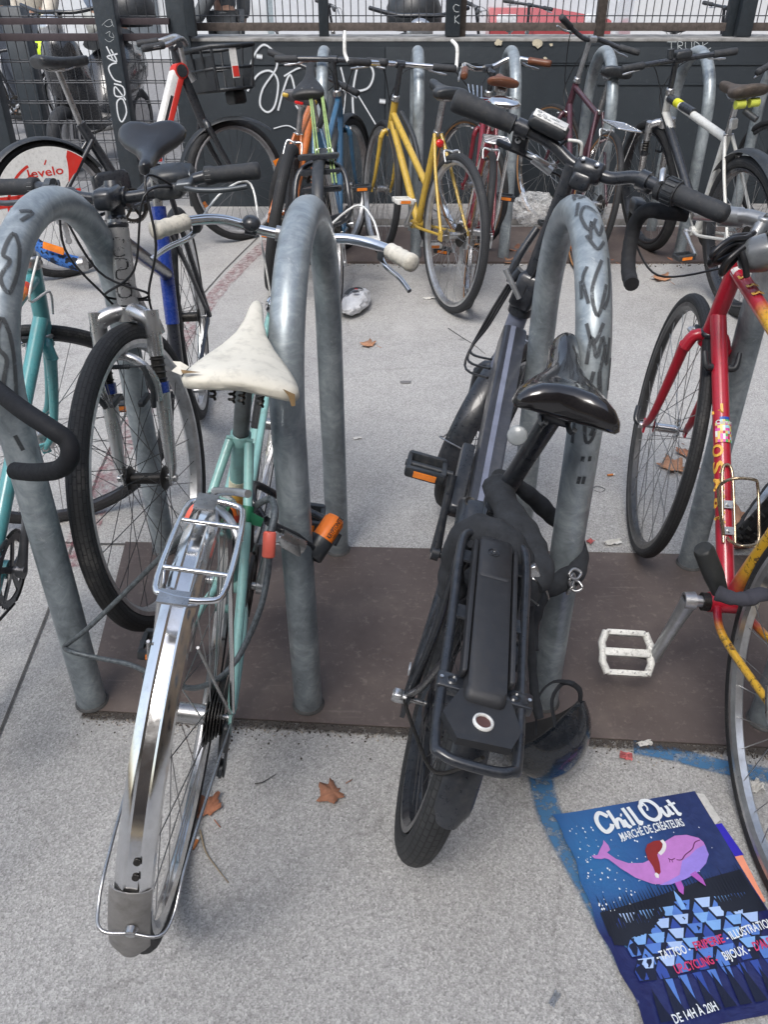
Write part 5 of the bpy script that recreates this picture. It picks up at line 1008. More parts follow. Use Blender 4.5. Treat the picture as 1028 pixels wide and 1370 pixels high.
def J_(root,fs,S,k):
    for s in(-1,1): e=k['b0']+V((s*.272,-.05,0)); MB(fs).mat(WHITEP).tube(cat([e,e+V((s*.012,.03,.03)),e+V((s*.012,.05,.09)),e+V((s*.0,.10,.115))],5),.009,10).build('bar_end',None,root)
    m=MB().mat(REDR); p=k['sct']+V((0,-.035,-.04)); m.lathe(p,(0,-1,.1),[(0,0),(0,.018),(.012,.018),(.016,.012),(.018,0)],14); m.build('rear_reflector',None,root)
    m=MB().mat(BLACKP); a=k['hb']*.2+k['ht']*.8; m.tube(cat([a+V((.02,-.05,-.02)),a+V((.04,-.2,-.12)),a+V((.03,-.36,-.28))],4),.013,8); m.build('pump',None,root)
make_bike(dict(q=dict(x=.293,y=3.716,psi=-.335,lean=.062,st=.06),tw=.018,paint=YELP,kind='low',sad=(.25,.893),bar=(.821,.95),barw=.27,sweep=.08,hb=(.9,.655),ht=(.86,.785),bb=(.43,.29),barm=CHROME,barpts=[(-1,-.05,.0),(-.5,-.02,.0),(-.18,0,0),(.18,0,0),(.5,-.02,0),(1,-.05,0)],rim=ALU,ca=-.9,post=J_,sd=dict(L=.26,W=.08,th=.045,tilt=.1),tr=.0165,pedalm=WHITEP,seg=64,tyre=tyrem('dark tyre',(.028,.03,.034),.018,.008,.5)),
  'yellow bicycle with black pump on its sloping tube and swept handlebar',BG)
def K_(root,fs,S,k):
    rack_carrier(root,.74,.03,-.16,.055,CHROME,k['R'],legs=True,cross=5,r=.0042)
    m=MB().mat(CHROME); m.loft([[V((x*w+.01,y,z+zz)) for x,zz in((-1,-.006),(-.8,.006),(0,.012),(.8,.006),(1,-.006),(.8,-.012),(-.8,-.012))] for y,z,w in((-.06,.87,.03),(-.05,.875,.06),(.0,.885,.07),(.05,.885,.06),(.06,.88,.03))]); m.build('rear_lamp_shell',None,root)
    m=MB().mat(CHROME)
    for j in range(4): m.tube(cat([(-.14+.02*j,.25,.90),(-.12+.02*j,.12,.87-.015*j),(-.05+.02*j,.02,.88)],4),.0028,5)
    m.build('wire_clip',None,root)
make_bike(dict(q=dict(x=.391,y=3.783,psi=.054,lean=.118,st=-.6),tw=.016,paint=CRIM,kind='mixte',sad=(.21,.93),bar=(.87,.925),bartype='city',barw=.26,barm=CHROME,gripm=BRL,sadm=BRL,hb=(.9,.66),ht=(.86,.80),wall=TANW,rim=CHROME,post=K_,ca=1.9,cogs=5,tyre=TYRE),
  'crimson step-through bicycle with brown saddle and chrome wire carrier beside the yellow one',BG)
make_bike(dict(q=dict(x=1.02,y=4.326,psi=-.057,lean=.15,st=-.4),tw=.015,paint=MAR,sad=(.279,.915),bar=(.785,1.03),barw=.24,barpts=[(-1,-.02,.10),(-.5,.02,.04),(-.18,0,0),(.18,0,0),(.6,-.05,-.03),(1,-.12,-.05)],hb=(.9,.66),ht=(.86,.81),wall=TANW,rim=CHROME,stemm=ALU,headm=STEEL,ca=.8,sd=dict(L=.26,W=.08,th=.045),
   post=lambda root,fs,S,k: rack_carrier(root,.72,.05,-.22,.06,CHROME,k['R'],cross=5)),'maroon bicycle with chrome carrier and black saddle under the arch of a hoop rack',BG)
def M_(root,fs,S,k):
    fender(root,None,V((0,0,k['R'])),k['R']+.03,.035,rad(40),rad(165),BLACKP)
    hb,ht,sct=k['hb'],k['ht'],k['sct']; t0=hb+(ht-hb)*.85; w=(sct-t0).normalized(); m=MB().mat(BLACKM); m.cyl(t0+w*.02,t0+w*.10,.0212,14); m.cyl(t0+w*.17,t0+w*.30,.0212,14); m.mat(pm('acid yellow',(.7,.7,.03),.4)); m.cyl(t0+w*.10,t0+w*.15,.0213,14); m.build('decal',None,root)
    s=k['sadp']; m=MB().mat(pm('acid yellow elastomer',(.55,.6,.08),.5)); 
    for x in(-.03,.03): m.cyl(s+V((x-.02,-.08,-.04)),s+V((x+.02,-.08,-.04)),.018,12)
    m.build('saddle_spring',None,root); m=MB().mat(WHITEP).box(k['sct']+V((0,-.04,.05)),(.015,.012,.022),bev=.005); m.build('rear_light',None,root); m=MB().mat(BLACKP).tube([s+V((0,-.07,-.07)),s+V((.03,-.12,-.10))],.014,8); m.build('pump',None,root)
    MB().mat(BLACKM).cyl(k['bb']+V((0,.0,.03)),hb+(ht-hb)*.2,.0225,14).build('down_tube_guard',None,root)
    m=MB(fs).mat(BLACKP); m.box(k['b0']+V((.02,.0,.02)),(.04,.03,.02),bev=.01); m.cyl(k['b0']+V((-.04,0,.01)),k['b0']+V((-.04,0,.05)),.016,10); m.build('lamp_mount',None,root)
make_bike(dict(q=dict(x=1.615,y=3.677,psi=-.12,lean=-.10,st=-.06),tw=.026,wb=1.05,paint=WHT,kind='diamond',sad=(.188,.91),bar=(.824,.975),barw=.29,sweep=.02,hb=(.92,.70),ht=(.885,.82),forktype='sus',fork_fn=forkB,bandm=BLACKM,rim=BLACKM,sadm=pm('worn brown saddle',(.06,.045,.035),.7,var=.6,dirt=.4),sd=dict(L=.28,W=.08,th=.045),ca=.4,post=M_,tr=.019,tyre=TYREB,brake=None,seg=64,barm=BLACKM),
  'white and black mountain bicycle with worn saddle over yellow springs and a rear mudguard',BG)
make_bike(dict(q=dict(x=2.137,y=3.935,psi=.2,lean=-.2,st=-.6),tw=.018,paint=BLACKM,sad=(.2,.92),bar=(.82,1.0),hb=(.9,.66),ht=(.86,.82),rim=BLACKM,spoke=DSPOKE),'black bicycle cut off by the right edge in the back row',BG)
# ---------------- street behind
ST='parked bicycles across the street'
make_bike(dict(q=dict(x=-3.9,y=8.6,psi=1.5,lean=.05,st=.2),paint=BLACKM,ns=24,seg=32,spoke=DSPOKE,bartype='city',bar=(.82,1.0)),'dark bicycle standing beyond the mesh fence near the pedestrian',ST)
for x,y,ps,mt,l in((.05,8.3,1.2,WHT,'white bicycle beyond the railing left of the dark scooter box'),(1.05,8.6,.4,CYAN,'small blue bicycle beyond the railing left of the white van'),(2.35,8.2,1.0,BLACKM,'black bicycle beyond the railing in front of the red car'),(-1.2,8.8,.9,GREYF,'grey bicycle beyond the railing near the wall end')):
    make_bike(dict(q=dict(x=x,y=y,psi=ps,lean=.05,st=.3),paint=mt,ns=20,seg=32,bar=(.82,1.06)),l,ST)
def car(x,y,rz,body,label,nm='parked_car',L=2.0,Wd=.85,hh=1.45,van=False):
    r=empty(nm,label,'van' if van else 'car',None,(x,y,0),(0,0,rz)); bm=pm(label[:8]+' body paint',body,.22,var=.05,coat=.8,dirt=.12)
    prof=[(-L,.35),(-L,.75),(-L*.93,.92),(-L*.45,1.0),(-L*.2,hh-.05),(.0,hh),(L*.6,hh-.02),(L*.92,1.0),(L,.9),(L,.35)] if not van else [(-L,.35),(-L,1.0),(-L*.85,1.2),(-L*.7,hh),(L,hh),(L,.35)]
    S2=[]
    for sx,i in((-1,.88),(-.96,1),(.96,1),(1,.88)): S2.append([V((sx*Wd,a*(1 if z<.95 else 1),.35+(z-.35)*(1 if i==1 else .97))) for a,z in prof])
    m=MB().mat(bm).loft(S2); o=m.build('body',None,r,sharp=25)
    m=MB().mat(pm('car glass',(.03,.035,.04),.08,coat=.5))
    if not van:
        m.poly([(-Wd*.9,-L*.46,1.02),(Wd*.9,-L*.46,1.02),(Wd*.8,-L*.21,hh-.08),(-Wd*.8,-L*.21,hh-.08)][::-1]) ; 
        for s in(-1,1): m.poly([(s*(Wd+.004),-L*.38,1.03),(s*(Wd+.004),L*.7,1.03),(s*(Wd+.004),L*.55,hh-.1),(s*(Wd+.004),-L*.16,hh-.1)])
    else:
        for s in(-1,1): m.poly([(s*(Wd+.004),-L*.8,1.15),(s*(Wd+.004),-L*.4,1.15),(s*(Wd+.004),-L*.4,hh-.2),(s*(Wd+.004),-L*.68,hh-.2)])
    m.build('window',None,r)
    for sx in(-1,1):
        for sy in(-.62,.62):
            t=MB().mat(RUBBER); t.lathe((sx*Wd*.78,sy*L,.32),(sx,0,0),[(0,.2),(0,.31),(.03,.33),(.17,.33),(.2,.31),(.2,.2)],22); w_=t.build('wheel',None,r); MB().mat(ALU).lathe((sx*Wd*.80,sy*L,.32),(sx,0,0),[(0,0),(.14,.05),(.15,.19),(.0,.2)],12).build('rim',None,w_)
        h_=MB().mat(pm('headlamp glass',(.6,.62,.65),.1,coat=1)); h_.box((sx*Wd*.72,-L*.985,.78),(.14,.04,.07),bev=.02); h_.build('headlight',None,r)
    return r
car(2.15,15.0,rad(4),srgb(150,68,72),'red car parked across the street behind the railing')
car(5.6,13.0,rad(88),srgb(205,208,212),'white van parked right of the red car',nm='parked_van',L=2.4,Wd=.95,hh=2.0,van=True)
car(.9,14.2,rad(86),srgb(196,200,206),'pale grey van parked behind the dark scooter box',nm='parked_van',L=2.4,Wd=.95,hh=2.0,van=True)
# far facade
fa=empty('street_building','pale building front across the street seen through the railing','building',None,(0,17,0)); FW=pm('pale render wall',srgb(190,194,198),.85,var=.15,scale=2,dirt=.2)
MB().box((0,0,3),(26,.3,3)).build('wall',FW,fa)
for i in range(10): MB().box((-13.5+3*i,-.32,1.4),(.55,.03,1.1),bev=.01).build('door' if i%3==0 else 'window',pm('shutter %d'%(i%3),[(.12,.14,.16),(.25,.3,.33),(.3,.28,.24)][i%3],.6),fa)
m=MB().mat(pm('graffiti green',srgb(120,150,90),.8,var=.5))
for i in range(14): m.ribbon([V((-2.6+.11*i+random.uniform(-.05,.05),-.32,1.0+random.uniform(0,.8))) for _ in range(4)],(0,-1,0),.04,3)
m.build('graffiti',None,fa)
# scooter
def scooter(x,y,rz,label):
    r=empty('motor_scooter',label,'scooter',None,(x,y,0),(0,0,rz)); BM=pm('scooter black paint',(.02,.022,.026),.25,coat=.7,dirt=.15)
    m=MB().mat(BM); sec=[]
    for y_,z0,z1,w in((-.75,.55,.75,.08),(-.6,.45,.85,.16),(-.3,.35,.86,.19),(0,.3,.78,.18),(.12,.26,.36,.17),(.4,.26,.36,.17),(.5,.3,.95,.18),(.62,.45,1.0,.14),(.7,.6,.9,.06)): sec.append([V((w*math.cos(t)*1.0,y_,(z0+z1)/2+(z1-z0)/2*math.sin(t))) for t in [2*math.pi*i/14 for i in range(14)]])
    m.loft(sec); m.build('body',None,r)
    m=MB().mat(BLACKP); m.loft([[V((w*math.cos(t),y_,z+.04*math.sin(t))) for t in [2*math.pi*i/12 for i in range(12)]] for y_,z,w in((-.55,.88,.1),(-.4,.9,.15),(-.1,.86,.14),(.05,.84,.08))]); m.build('seat',None,r)
    m=MB().mat(BLACKP); m.lathe((0,-.72,.93),(0,0,1),[(0,0),(0,.18),(.06,.22),(.16,.22),(.27,.17),(.32,.08),(.33,0)],22); m.build('top_case',None,r)
    for yy in(-.6,.72): w_=MB().mat(RUBBER); w_.rev((0,yy,.24),tyre_profile(.24,.05,10),28); wo=w_.build('wheel',None,r); MB().mat(ALU).lathe((-.04,yy,.24),(1,0,0),[(0,0),(0,.15),(.08,.15),(.08,0)],14).build('rim',None,wo)
    m=MB().mat(BLACKM); m.tube([(0,.55,.95),(0,.50,1.08)],.03,8); m.tube(cat([(-.34,.40,1.12),(-.15,.5,1.08),(0,.52,1.08),(.15,.5,1.08),(.34,.40,1.12)],4),.014,8); m.tube([(-.08,.72,.25),(-.06,.6,.6)],.02,8);m.tube([(.08,.72,.25),(.06,.6,.6)],.02,8); m.build('handlebar',None,r)
    m=MB().mat(pm('lamp chrome glass',(.45,.47,.5),.08,.6,coat=1)); m.lathe((0,.62,.98),(0,1,.15),[(0,0),(0,.09),(.05,.085),(.07,.06),(.08,0)],20); m.build('headlight',None,r)
scooter(-2.33,7.55,rad(170),'black motor scooter with round headlight facing the mesh fence')
scooter(.24,6.95,rad(180),'dark motor scooter with a big rounded top box behind the railing')
# people beyond the fence
SKIN=pm('skin',(.42,.25,.18),.6)
def person(x,y,rz,label,top,bottom,shoe,step=.12,bag=None):
    r=empty('person',label,'person','people in the street',(x,y,0),(0,0,rz))
    J=dict(pel=(0,0,.95),sp=(0,.0,1.15),ch=(0,.0,1.38),nk=(0,.01,1.50),hd=(0,.02,1.60),ht=(0,.02,1.74))
    for s,n in((-1,'l'),(1,'r')):
        f=step*s; J.update({n+'hp':(s*.09,0,.92),n+'kn':(s*.10,f+.04,.50),n+'an':(s*.10,f*1.3-.03,.09),n+'to':(s*.11,f*1.3+.12,.035),n+'sh':(s*.18,0,1.43),n+'el':(s*.25,-.04-f*.6,1.15),n+'wr':(s*.25,.06-f,.92),n+'ha':(s*.245,.09-f,.83)})
    E=[('pel','sp'),('sp','ch'),('ch','nk'),('nk','hd'),('hd','ht')]
    for n in'lr':E+=[('pel',n+'hp'),(n+'hp',n+'kn'),(n+'kn',n+'an'),(n+'an',n+'to'),('ch',n+'sh'),(n+'sh',n+'el'),(n+'el',n+'wr'),(n+'wr',n+'ha')]
    RA=dict(pel=.14,sp=.13,ch=.15,nk=.055,hd=.085,ht=.07,hp=.10,kn=.06,an=.042,to=.035,sh=.062,el=.042,wr=.03,ha=.035)
    def skin(names,edges,mat,infl,nm,par,rs={}):
        me=bpy.data.meshes.new(nm); idx={n:i for i,n in enumerate(names)}; me.from_pydata([J[n] for n in names],[(idx[a],idx[b]) for a,b in edges if a in idx and b in idx],[]); me.materials.append(mat); o=bpy.data.objects.new(nm,me); LK.link(o); o.parent=par
        sk=o.modifiers.new('s','SKIN'); sk.use_smooth_shade=True; lay=me.skin_vertices[0] if me.skin_vertices else None
        if lay is None: 
            bpy.context.view_layer.objects.active=o; bpy.ops.mesh.customdata_skin_add(); lay=me.skin_vertices[0]
        for n,i in idx.items():
            k=n if n in RA else n[1:]; v=rs.get(n,RA[k])+infl; lay.data[i].radius=(v,v*(.75 if k in('pel','sp','ch') else 1))
        lay.data[0].use_root=True; sb=o.modifiers.new('b','SUBSURF'); sb.levels=1; sb.render_levels=1; return o
    body=skin(list(J),E,SKIN,0,'body',r)
    T=['pel','sp','ch','lsh','rsh','lel','rel','lwr','rwr']; skin(T,E,top,.032,'jacket',r)
    B_=['pel','lhp','rhp','lkn','rkn','lan','ran']; skin(B_,E,bottom,.022,'trousers',r)
    for n in'lr':
        a,b=V(J[n+'an']),V(J[n+'to']); MB().mat(shoe).loft([[V((a.x+w*math.cos(t),y_,max(.0,z+h*math.sin(t)))) for t in [2*math.pi*i/12 for i in range(12)]] for y_,z,w,h in((a.y-.07,.05,.025,.04),(a.y-.04,.06,.04,.06),(a.y+.05,.05,.045,.05),(b.y,.035,.045,.035),(b.y+.04,.03,.02,.02))]).build('shoe',None,r)
    h=V(J['hd']); MB().mat(pm('dark hair',(.03,.02,.015),.8,bump=.8)).loft([[h+V((w*math.cos(t),w*1.1*math.sin(t)-.01,z)) for t in [2*math.pi*i/14 for i in range(14)]] for z,w in((.02,.10),(.07,.108),(.12,.10),(.16,.07),(.18,.02))]).build('hair',None,r)
    return r
JEAN=pm('dark jeans',(.045,.055,.075),.9,bump=.4); BEIG=pm('beige fleece',(.55,.51,.44),.95,bump=.5); GRYJ=pm('grey jacket',(.10,.11,.12),.85); LBL=pm('light blue shirt',(.45,.55,.72),.85); WSH=pm('white trainer',(.6,.6,.58),.6,dirt=.2); WTR=pm('pale trousers',(.5,.52,.5),.85)
person(-3.15,8.6,rad(160),'person in beige top and dark jeans standing behind the mesh fence, white shoes',BEIG,JEAN,WSH)
person(-3.75,9.4,rad(60),'person in grey jacket behind the mesh fence at the left',GRYJ,JEAN,BLACKP,.2)
person(-2.62,9.0,rad(-30),'person in light blue shirt and pale trousers behind the slanted post',LBL,WTR,WSH)
person(-1.55,9.3,rad(90),'person in dark jacket beyond the railing at the wall end',GRYJ,GRYJ,BLACKP,.2)
h_=empty('helmet','neon yellow helmet hanging at the hip of the pedestrian','helmet',None,tuple(at(57,58,Y=8.4)))
NEO=pm('neon yellow',(.55,.75,.03),.5,var=.2); MB().mat(NEO).lathe((0,0,-.09),(0,0,1),[(0,.105),(.03,.11),(.08,.10),(.12,.07),(.14,0)],20).build('shell',None,h_); m=MB().mat(BLACKP)
for i in range(6): m.box((.05*math.cos(i),-.095+.02*(i%2),-.05+.02*(i%3)),(.006,.012,.02),bev=.002)
m.build('vent',None,h_)
# ---------------- locks, helmet, litter, poster
ra_=rk[1]; o,mid,u,Rr=rk[1]
# orange u-lock on the second rack
lp=at(432,712,Z=.38); lk=empty('u_lock','orange and black u-lock clamped round the rack leg right of the mint bicycle','lock',None,tuple(lp))
X=V((.62,.30,.62)).normalized(); 
X=(at(452,690,Y=1.30)-at(415,745,Y=1.24)).normalized(); c0=(at(452,690,Y=1.30)+at(415,745,Y=1.24))/2-lp; hl=(at(452,690,Y=1.30)-at(415,745,Y=1.24)).length/2
m=MB().mat(pm('lock orange',srgb(235,120,25),.4,var=.08,dirt=.1)); m.tube([c0-X*hl*.12,c0+X*hl*.72,c0+X*hl*.9,c0+X*hl*.95],[.0205,.0205,.016,.008],20); bd=m.build('lock_body',None,lk)
m=MB().mat(BLACKP); m.tube([c0-X*hl*1.0,c0-X*hl*.95,c0-X*hl*.12],[.021,.0235,.0235],20); m.cyl(c0+X*hl*.3+V((.018,.006,-.012)),c0-X*hl*.2+V((.02,.006,-.014)),.009,10); m.mat(GREASE).lathe(c0-X*(hl+.001),-X,[(0,.0),(.001,.012),(0,.016)],16); m.build('lock_end',None,bd)
side=V((0,-1,0))-X*V((0,-1,0)).dot(X); side.normalize(); up_=X.cross(side); m=MB().mat(BLACKP); 
tf=lambda a,b,off,: c0+X*(off+a)+(side*math.cos((b-.012)/.0208)-up_*math.sin((b-.012)/.0208))*.0210
text_on(m,'KRYPTONITE',lambda a,b:tf(a,b+.006,-.001),h=.010,wd=.046,bold=.03); text_on(m,'NEW YORK LOCK',lambda a,b:tf(a,b-.001,.004),h=.004,wd=.034); m.build('lettering',None,bd)
def W_(x,y,Y): return at(x,y,Y=Y)-lp
m=MB().mat(BLACKM); m.tube(cat([W_(422,738,1.245),W_(405,722,1.215),W_(370,705,1.18),W_(355,695,1.17)],4),.0072,10); m.tube(cat([W_(446,700,1.30),W_(430,692,1.32),W_(405,680,1.34),W_(370,662,1.28),W_(340,648,1.24),W_(338,668,1.19),W_(352,692,1.17)],5),.0072,10); m.build('shackle',None,lk)
m=MB().mat(STEEL); a,b=W_(374,716,1.175),W_(404,732,1.19); m.cyl(a,b,.0135,16); m.box((a+b)/2+V((0,-.012,0)),((b-a).length*.46,.006,.012),((b-a).normalized(),(0,1,0),(0,0,1)),bev=.003); m.build('bracket',None,lk)
# grey steel cable lock with coral ends
cl=empty('cable_lock','grey braided steel cable lock with coral ends wrapped round the left rack leg','lock',None,tuple(at(120,875,Z=.1)+V((0,0,0))))
cb=cl.location.copy(); K=lambda x,y,Y: at(x,y,Y=Y)-cb
BRD=pm('braided cable',(.10,.115,.125),.45,.3,var=.5,scale=150,bump=.8,bscale=300)
m=MB().mat(BRD); m.tube(cat([K(262,700,1.1),K(225,735,1.18),K(170,790,1.2),K(120,838,1.19),K(95,858,1.19),K(86,866,1.205),K(96,872,1.175),K(130,880,1.165),K(170,888,1.14),K(203,902,1.10),K(235,916,1.04),K(265,920,.98),K(300,902,.95),K(325,868,.97),K(348,815,1.00),K(358,770,1.03),K(360,745,1.04)],7),.0050,10); m.tube(cat([K(362,712,1.06),K(368,685,1.09),K(362,668,1.13),K(345,675,1.14),K(330,690,1.16)],6),.006,10); m.build('cable',None,cl)
m=MB().mat(CORAL); a,b=K(359,746,1.04),K(361,711,1.06); m.tube([a,a.lerp(b,.06),a.lerp(b,.94),b],[.0085,.0105,.0105,.0085],16); a,b=K(252,697,1.09),K(270,678,1.09); m.tube([a,a.lerp(b,.1),a.lerp(b,.9),b],[.008,.0145,.0145,.008],12); m.build('end_cap',None,cl); m=MB().mat(BLACKP).box(K(203,905,1.095),(.014,.012,.010),((1,-.3,0),(.3,1,0),(0,0,1)),bev=.004); m.build('clip',None,cl)
# black fabric chain lock
ck=empty('chain_lock','black fabric sleeved chain lock looped round the seat tube and the marked rack leg','lock',None,tuple(at(650,700,Z=.5))); kb=ck.location.copy(); K=lambda x,y,Y: at(x,y,Y=Y)-kb
def sleeve(pts,r,mb):
    C=cat(pts,8); rr=[r*(1+.05*math.sin(i*1.1)+.09*math.sin(i*.37+1)+.02*random.random()) for i in range(len(C))]; mb.tube(C,rr,12,flat=.8)
m=MB().mat(FABRIC); sleeve([K(668,650,1.25),K(672,668,1.19),K(690,700,1.12),K(712,735,1.06),K(720,762,1.02),K(708,778,1.0)],.027,m); sleeve([K(606,795,1.05),K(604,765,1.06),K(614,730,1.06),K(640,708,1.05),K(668,718,1.04),K(692,745,1.02),K(704,780,1.0),K(700,800,1.0)],.027,m)
sleeve([K(668,640,1.30),K(690,648,1.32),K(718,670,1.33),K(740,692,1.33),K(762,712,1.30),K(776,740,1.24),K(772,765,1.20),K(748,780,1.165),K(722,796,1.16),K(708,830,1.12),K(708,870,1.08)],.020,m)
sleeve([K(706,760,1.02),K(712,790,1.03),K(708,830,1.04),K(712,880,1.03),K(716,930,1.00),K(722,960,.98)],.010,m); m.build('sleeve',None,ck,sharp=0)
m=MB().mat(STEEL); 
for i,(x,y) in enumerate(((770,768),(766,776),(771,784),(764,789))): c_=K(x,y,1.155); d=V((math.cos(i*1.5),.3,math.sin(i*1.5))).normalized(); m.tube(cat([c_+d*.012,c_+d.orthogonal()*.007,c_-d*.012,c_-d.orthogonal()*.007],4,True),.0028,6,closed=True)
m.tube(cat([K(706,768,1.0),K(718,775,.99),K(730,788,1.0),K(734,800,1.02)],4),.0045,8,flat=.5); m.box(K(712,768,.995),(.012,.006,.016),((1,0,.5),(0,1,0),(-.5,0,1)),bev=.002); m.build('shackle',None,ck)
m=MB().mat(STEEL).tube([K(708,800,.97),K(721,810,.95)],.0015,5); m.build('key',None,ck)
# helmet hanging by the rack leg
hp=at(722,972,Z=.14); hm=empty('helmet','matt black open helmet with dangling straps beside the rack leg under the battery carrier','helmet',None,tuple(hp),(rad(-28),rad(-42),rad(-15)))
m=MB().mat(pm('satin black shell',(.012,.015,.02),.24,coat=.6,dirt=.04,var=.1)); n=32; A_,B_,C_=.092,.082,.098; secs=[]
for j in range(11):
    ph=math.pi/2*j/10; z=-C_*math.cos(ph); r_=math.sin(ph)
    secs.append([V((A_*r_*math.cos(2*math.pi*i/n)*(1+.12*r_*max(0,math.cos(2*math.pi*i/n))),B_*r_*math.sin(2*math.pi*i/n),z+.012*r_*r_*math.cos(4*math.pi*i/n))) for i in range(n)])
inner=[[p*.90+V((0,0,.004)) for p in s] for s in secs[::-1]]
m.loft(secs[1:]+inner[:-1],cap=True); sh=m.build('shell',None,hm,sharp=50)
m=MB().mat(pm('charcoal liner',(.03,.03,.032),.9,bump=.6)); m.loft([[p*.88+V((0,0,.006)) for p in s] for s in secs[2:]],cap=False); m.build('liner',None,sh)
m=MB().mat(FABRIC); m.tube(cat([(.06,-.055,.0),(.075,-.045,.045),(.10,-.02,.06),(.095,.03,.03),(.07,.05,.0)],5),.006,6,flat=.35); m.tube(cat([(.02,-.06,0),(.05,-.045,.055),(.085,-.03,.07),(.12,-.03,.055)],5),.007,6,flat=.3); m.tube(cat([(-.03,-.06,0),(-.02,-.04,.09),(.01,-.02,.14)],5),.007,6,flat=.3); m.build('strap',None,hm)
# lock coil + headlight on the red bike, cloth-wrapped lock
kb=at(985,320,Y=1.62); ek=empty('cable_lock','coiled black cable lock hanging on the stem of the red bicycle','lock',None,tuple(kb)); K=lambda x,y,Y: at(x,y,Y=Y)-kb
m=MB().mat(CABLE)
for dx,dy,Y in((0,0,1.55),(3,6,1.56),(-3,10,1.57),(6,-4,1.58)): m.tube(cat([K(998+dx,318+dy,Y),K(975+dx,322+dy,Y-.03),K(954+dx,340+dy,Y-.04),K(958+dx,344+dy,Y-.02),K(985+dx,330+dy,Y),K(1003+dx,316+dy,Y+.02)],5,True),.0052,8,closed=True)
m.tube(cat([K(996,330,1.53),K(975,348,1.52),K(966,366,1.53),K(985,345,1.55)],5),.0065,8); m.tube(cat([K(990,332,1.53),K(997,350,1.52),K(1000,370,1.52)],4),.0065,8); m.build('cable',None,ek)
hl_=empty('bicycle_lamp','grey round bicycle lamp with stickers beside the stem of the red bicycle','lamp',None,tuple(at(1016,342,Y=1.55))); m=MB().mat(pm('grey lamp housing',(.12,.13,.14),.3,coat=.4)); m.lathe((-.02,0,0),(1,-.2,.25),[(-.02,0),(-.018,.02),(0,.032),(.03,.036),(.034,.03)],22); m.build('housing',None,hl_); m=MB().mat(BLACKP).lathe((.015,-.01,.01),(1,-.2,.25),[(0,.038),(.028,.038),(.03,.03)],22); m.mat(WHITEP)
for i in range(5): a=-1.9+i*.35; m.tube(cat([V((.03,-.01,.01))+V((.0+.004*math.cos(t),.0395*math.sin(a)+.0,.0395*math.cos(a)+.004*math.sin(t))) for t in (0,1.5,3,4.6)],3,True),.0009,4,closed=True)
m.build('lamp_ring',None,hl_)
tl=empty('wrapped_lock','black lock tube with charcoal cloth sleeve strapped above the crank of the red bicycle','lock',None,tuple(at(960,760,Y=1.23))); kb=tl.location.copy(); m=MB().mat(pm('black rubber tube',(.02,.022,.022),.55,dirt=.1)); K=lambda x,y,Y: at(x,y,Y=Y)-kb
m.tube([K(941,733,1.20),K(943,737,1.20),K(956,770,1.19),K(964,792,1.18)],[.016,.019,.019,.015],18); m.build('tube',None,tl); m=MB().mat(pm('charcoal cloth',(.045,.046,.06),.95,bump=.8,bscale=90,var=.3)); sleeve([K(960,793,1.16),K(980,800,1.145),K(1000,801,1.14),K(1020,795,1.14),K(1045,800,1.15),K(1075,812,1.15)],.0155,m); m.build('sleeve',None,tl,sharp=0)
# blue camo cover at the share bike's wheel
cp=at(90,350,Y=3.95); cm=empty('camo_lock','blue camouflage sleeved lock hanging at the share bicycle rear wheel','lock',None,tuple(cp)); t=NT('blue camouflage'); n=t.noise(22,2); c=t.ramp(n.outputs[0],[(.42,srgb(20,32,52)),(.46,srgb(38,84,150)),(.55,srgb(60,110,180)),(.6,srgb(18,26,40))]); t.l(c,t.b.inputs['Base Color']); t.b.inputs['Roughness'].default_value=.85
K=lambda x,y,Y: at(x,y,Y=Y)-cp
m=MB().mat(t.m); m.tube(cat([K(30,312,3.98),K(48,328,3.96),K(75,344,3.95),K(108,354,3.95)],5),.034,14); m.mat(STEEL).cyl(K(106,354,3.95),K(114,353,3.95),.036,14); m.build('sleeve',None,cm); m=MB().mat(ORANGER).box(K(72,335,3.90)+V((0,0,.01)),(.05,.004,.016),((1,0,-.35),(0,1,0),(.35,0,1)),bev=.003).build('reflector',None,cm)
# ---- leaves
LF=[pm('dry leaf %d'%i,c,.8,var=.35,bump=.6,scale=50) for i,c in enumerate([srgb(168,112,84),srgb(150,104,80),srgb(176,130,100)])]
def leaf(px,py,s,rz,label,i=0,grp='fallen plane leaves',curl=.4,z=.004):
    L=[]
    for q_,(a_,r1) in enumerate(((-90,.45),(-20,.8),(30,.98),(90,1.05),(150,.98),(200,.8))):
        for da_,f_ in ((-27,.66),(-14,.80),(-9,.92),(0,1.0),(8,.90),(14,.80)):
            r_=r1*f_*random.uniform(.84,1.12); L.append((r_*math.cos(rad(a_+da_)),r_*math.sin(rad(a_+da_))))
    L0=[(0,-.9),(.06,-.35),(.35,-.55),(.38,-.25),(.85,-.3),(.62,.0),(.95,.35),(.5,.3),(.42,.62),(.2,.42),(0,1),(-.2,.45),(-.45,.6),(-.48,.28),(-.95,.3),(-.6,.0),(-.8,-.35),(-.36,-.25),(-.33,-.55),(-.06,-.35)]
    p=at(px,py,Z=0); m=MB().mat(LF[i%3]); pts=[V((x*s,y*s,s*curl*(abs(x)**2*.9+.25*y*y+.12*random.random())+z)) for x,y in L]; c_=V((0,0,z+.003)); b=len(m.v); m.av(c_); [m.av(q) for q in pts]; n=len(pts)
    for k in range(n): m.af([b,b+1+k,b+1+(k+1)%n])
    m.tube([(0,-.85*s,z+.15*s),(.1*s,-1.35*s,z)],.0011,4); o=m.build('fallen_leaf',None,None,sharp=0); o.location=p; o.rotation_euler=(0,0,rz); sol=o.modifiers.new('t','SOLIDIFY'); sol.thickness=.0006; tag(o,label,'leaf',grp)
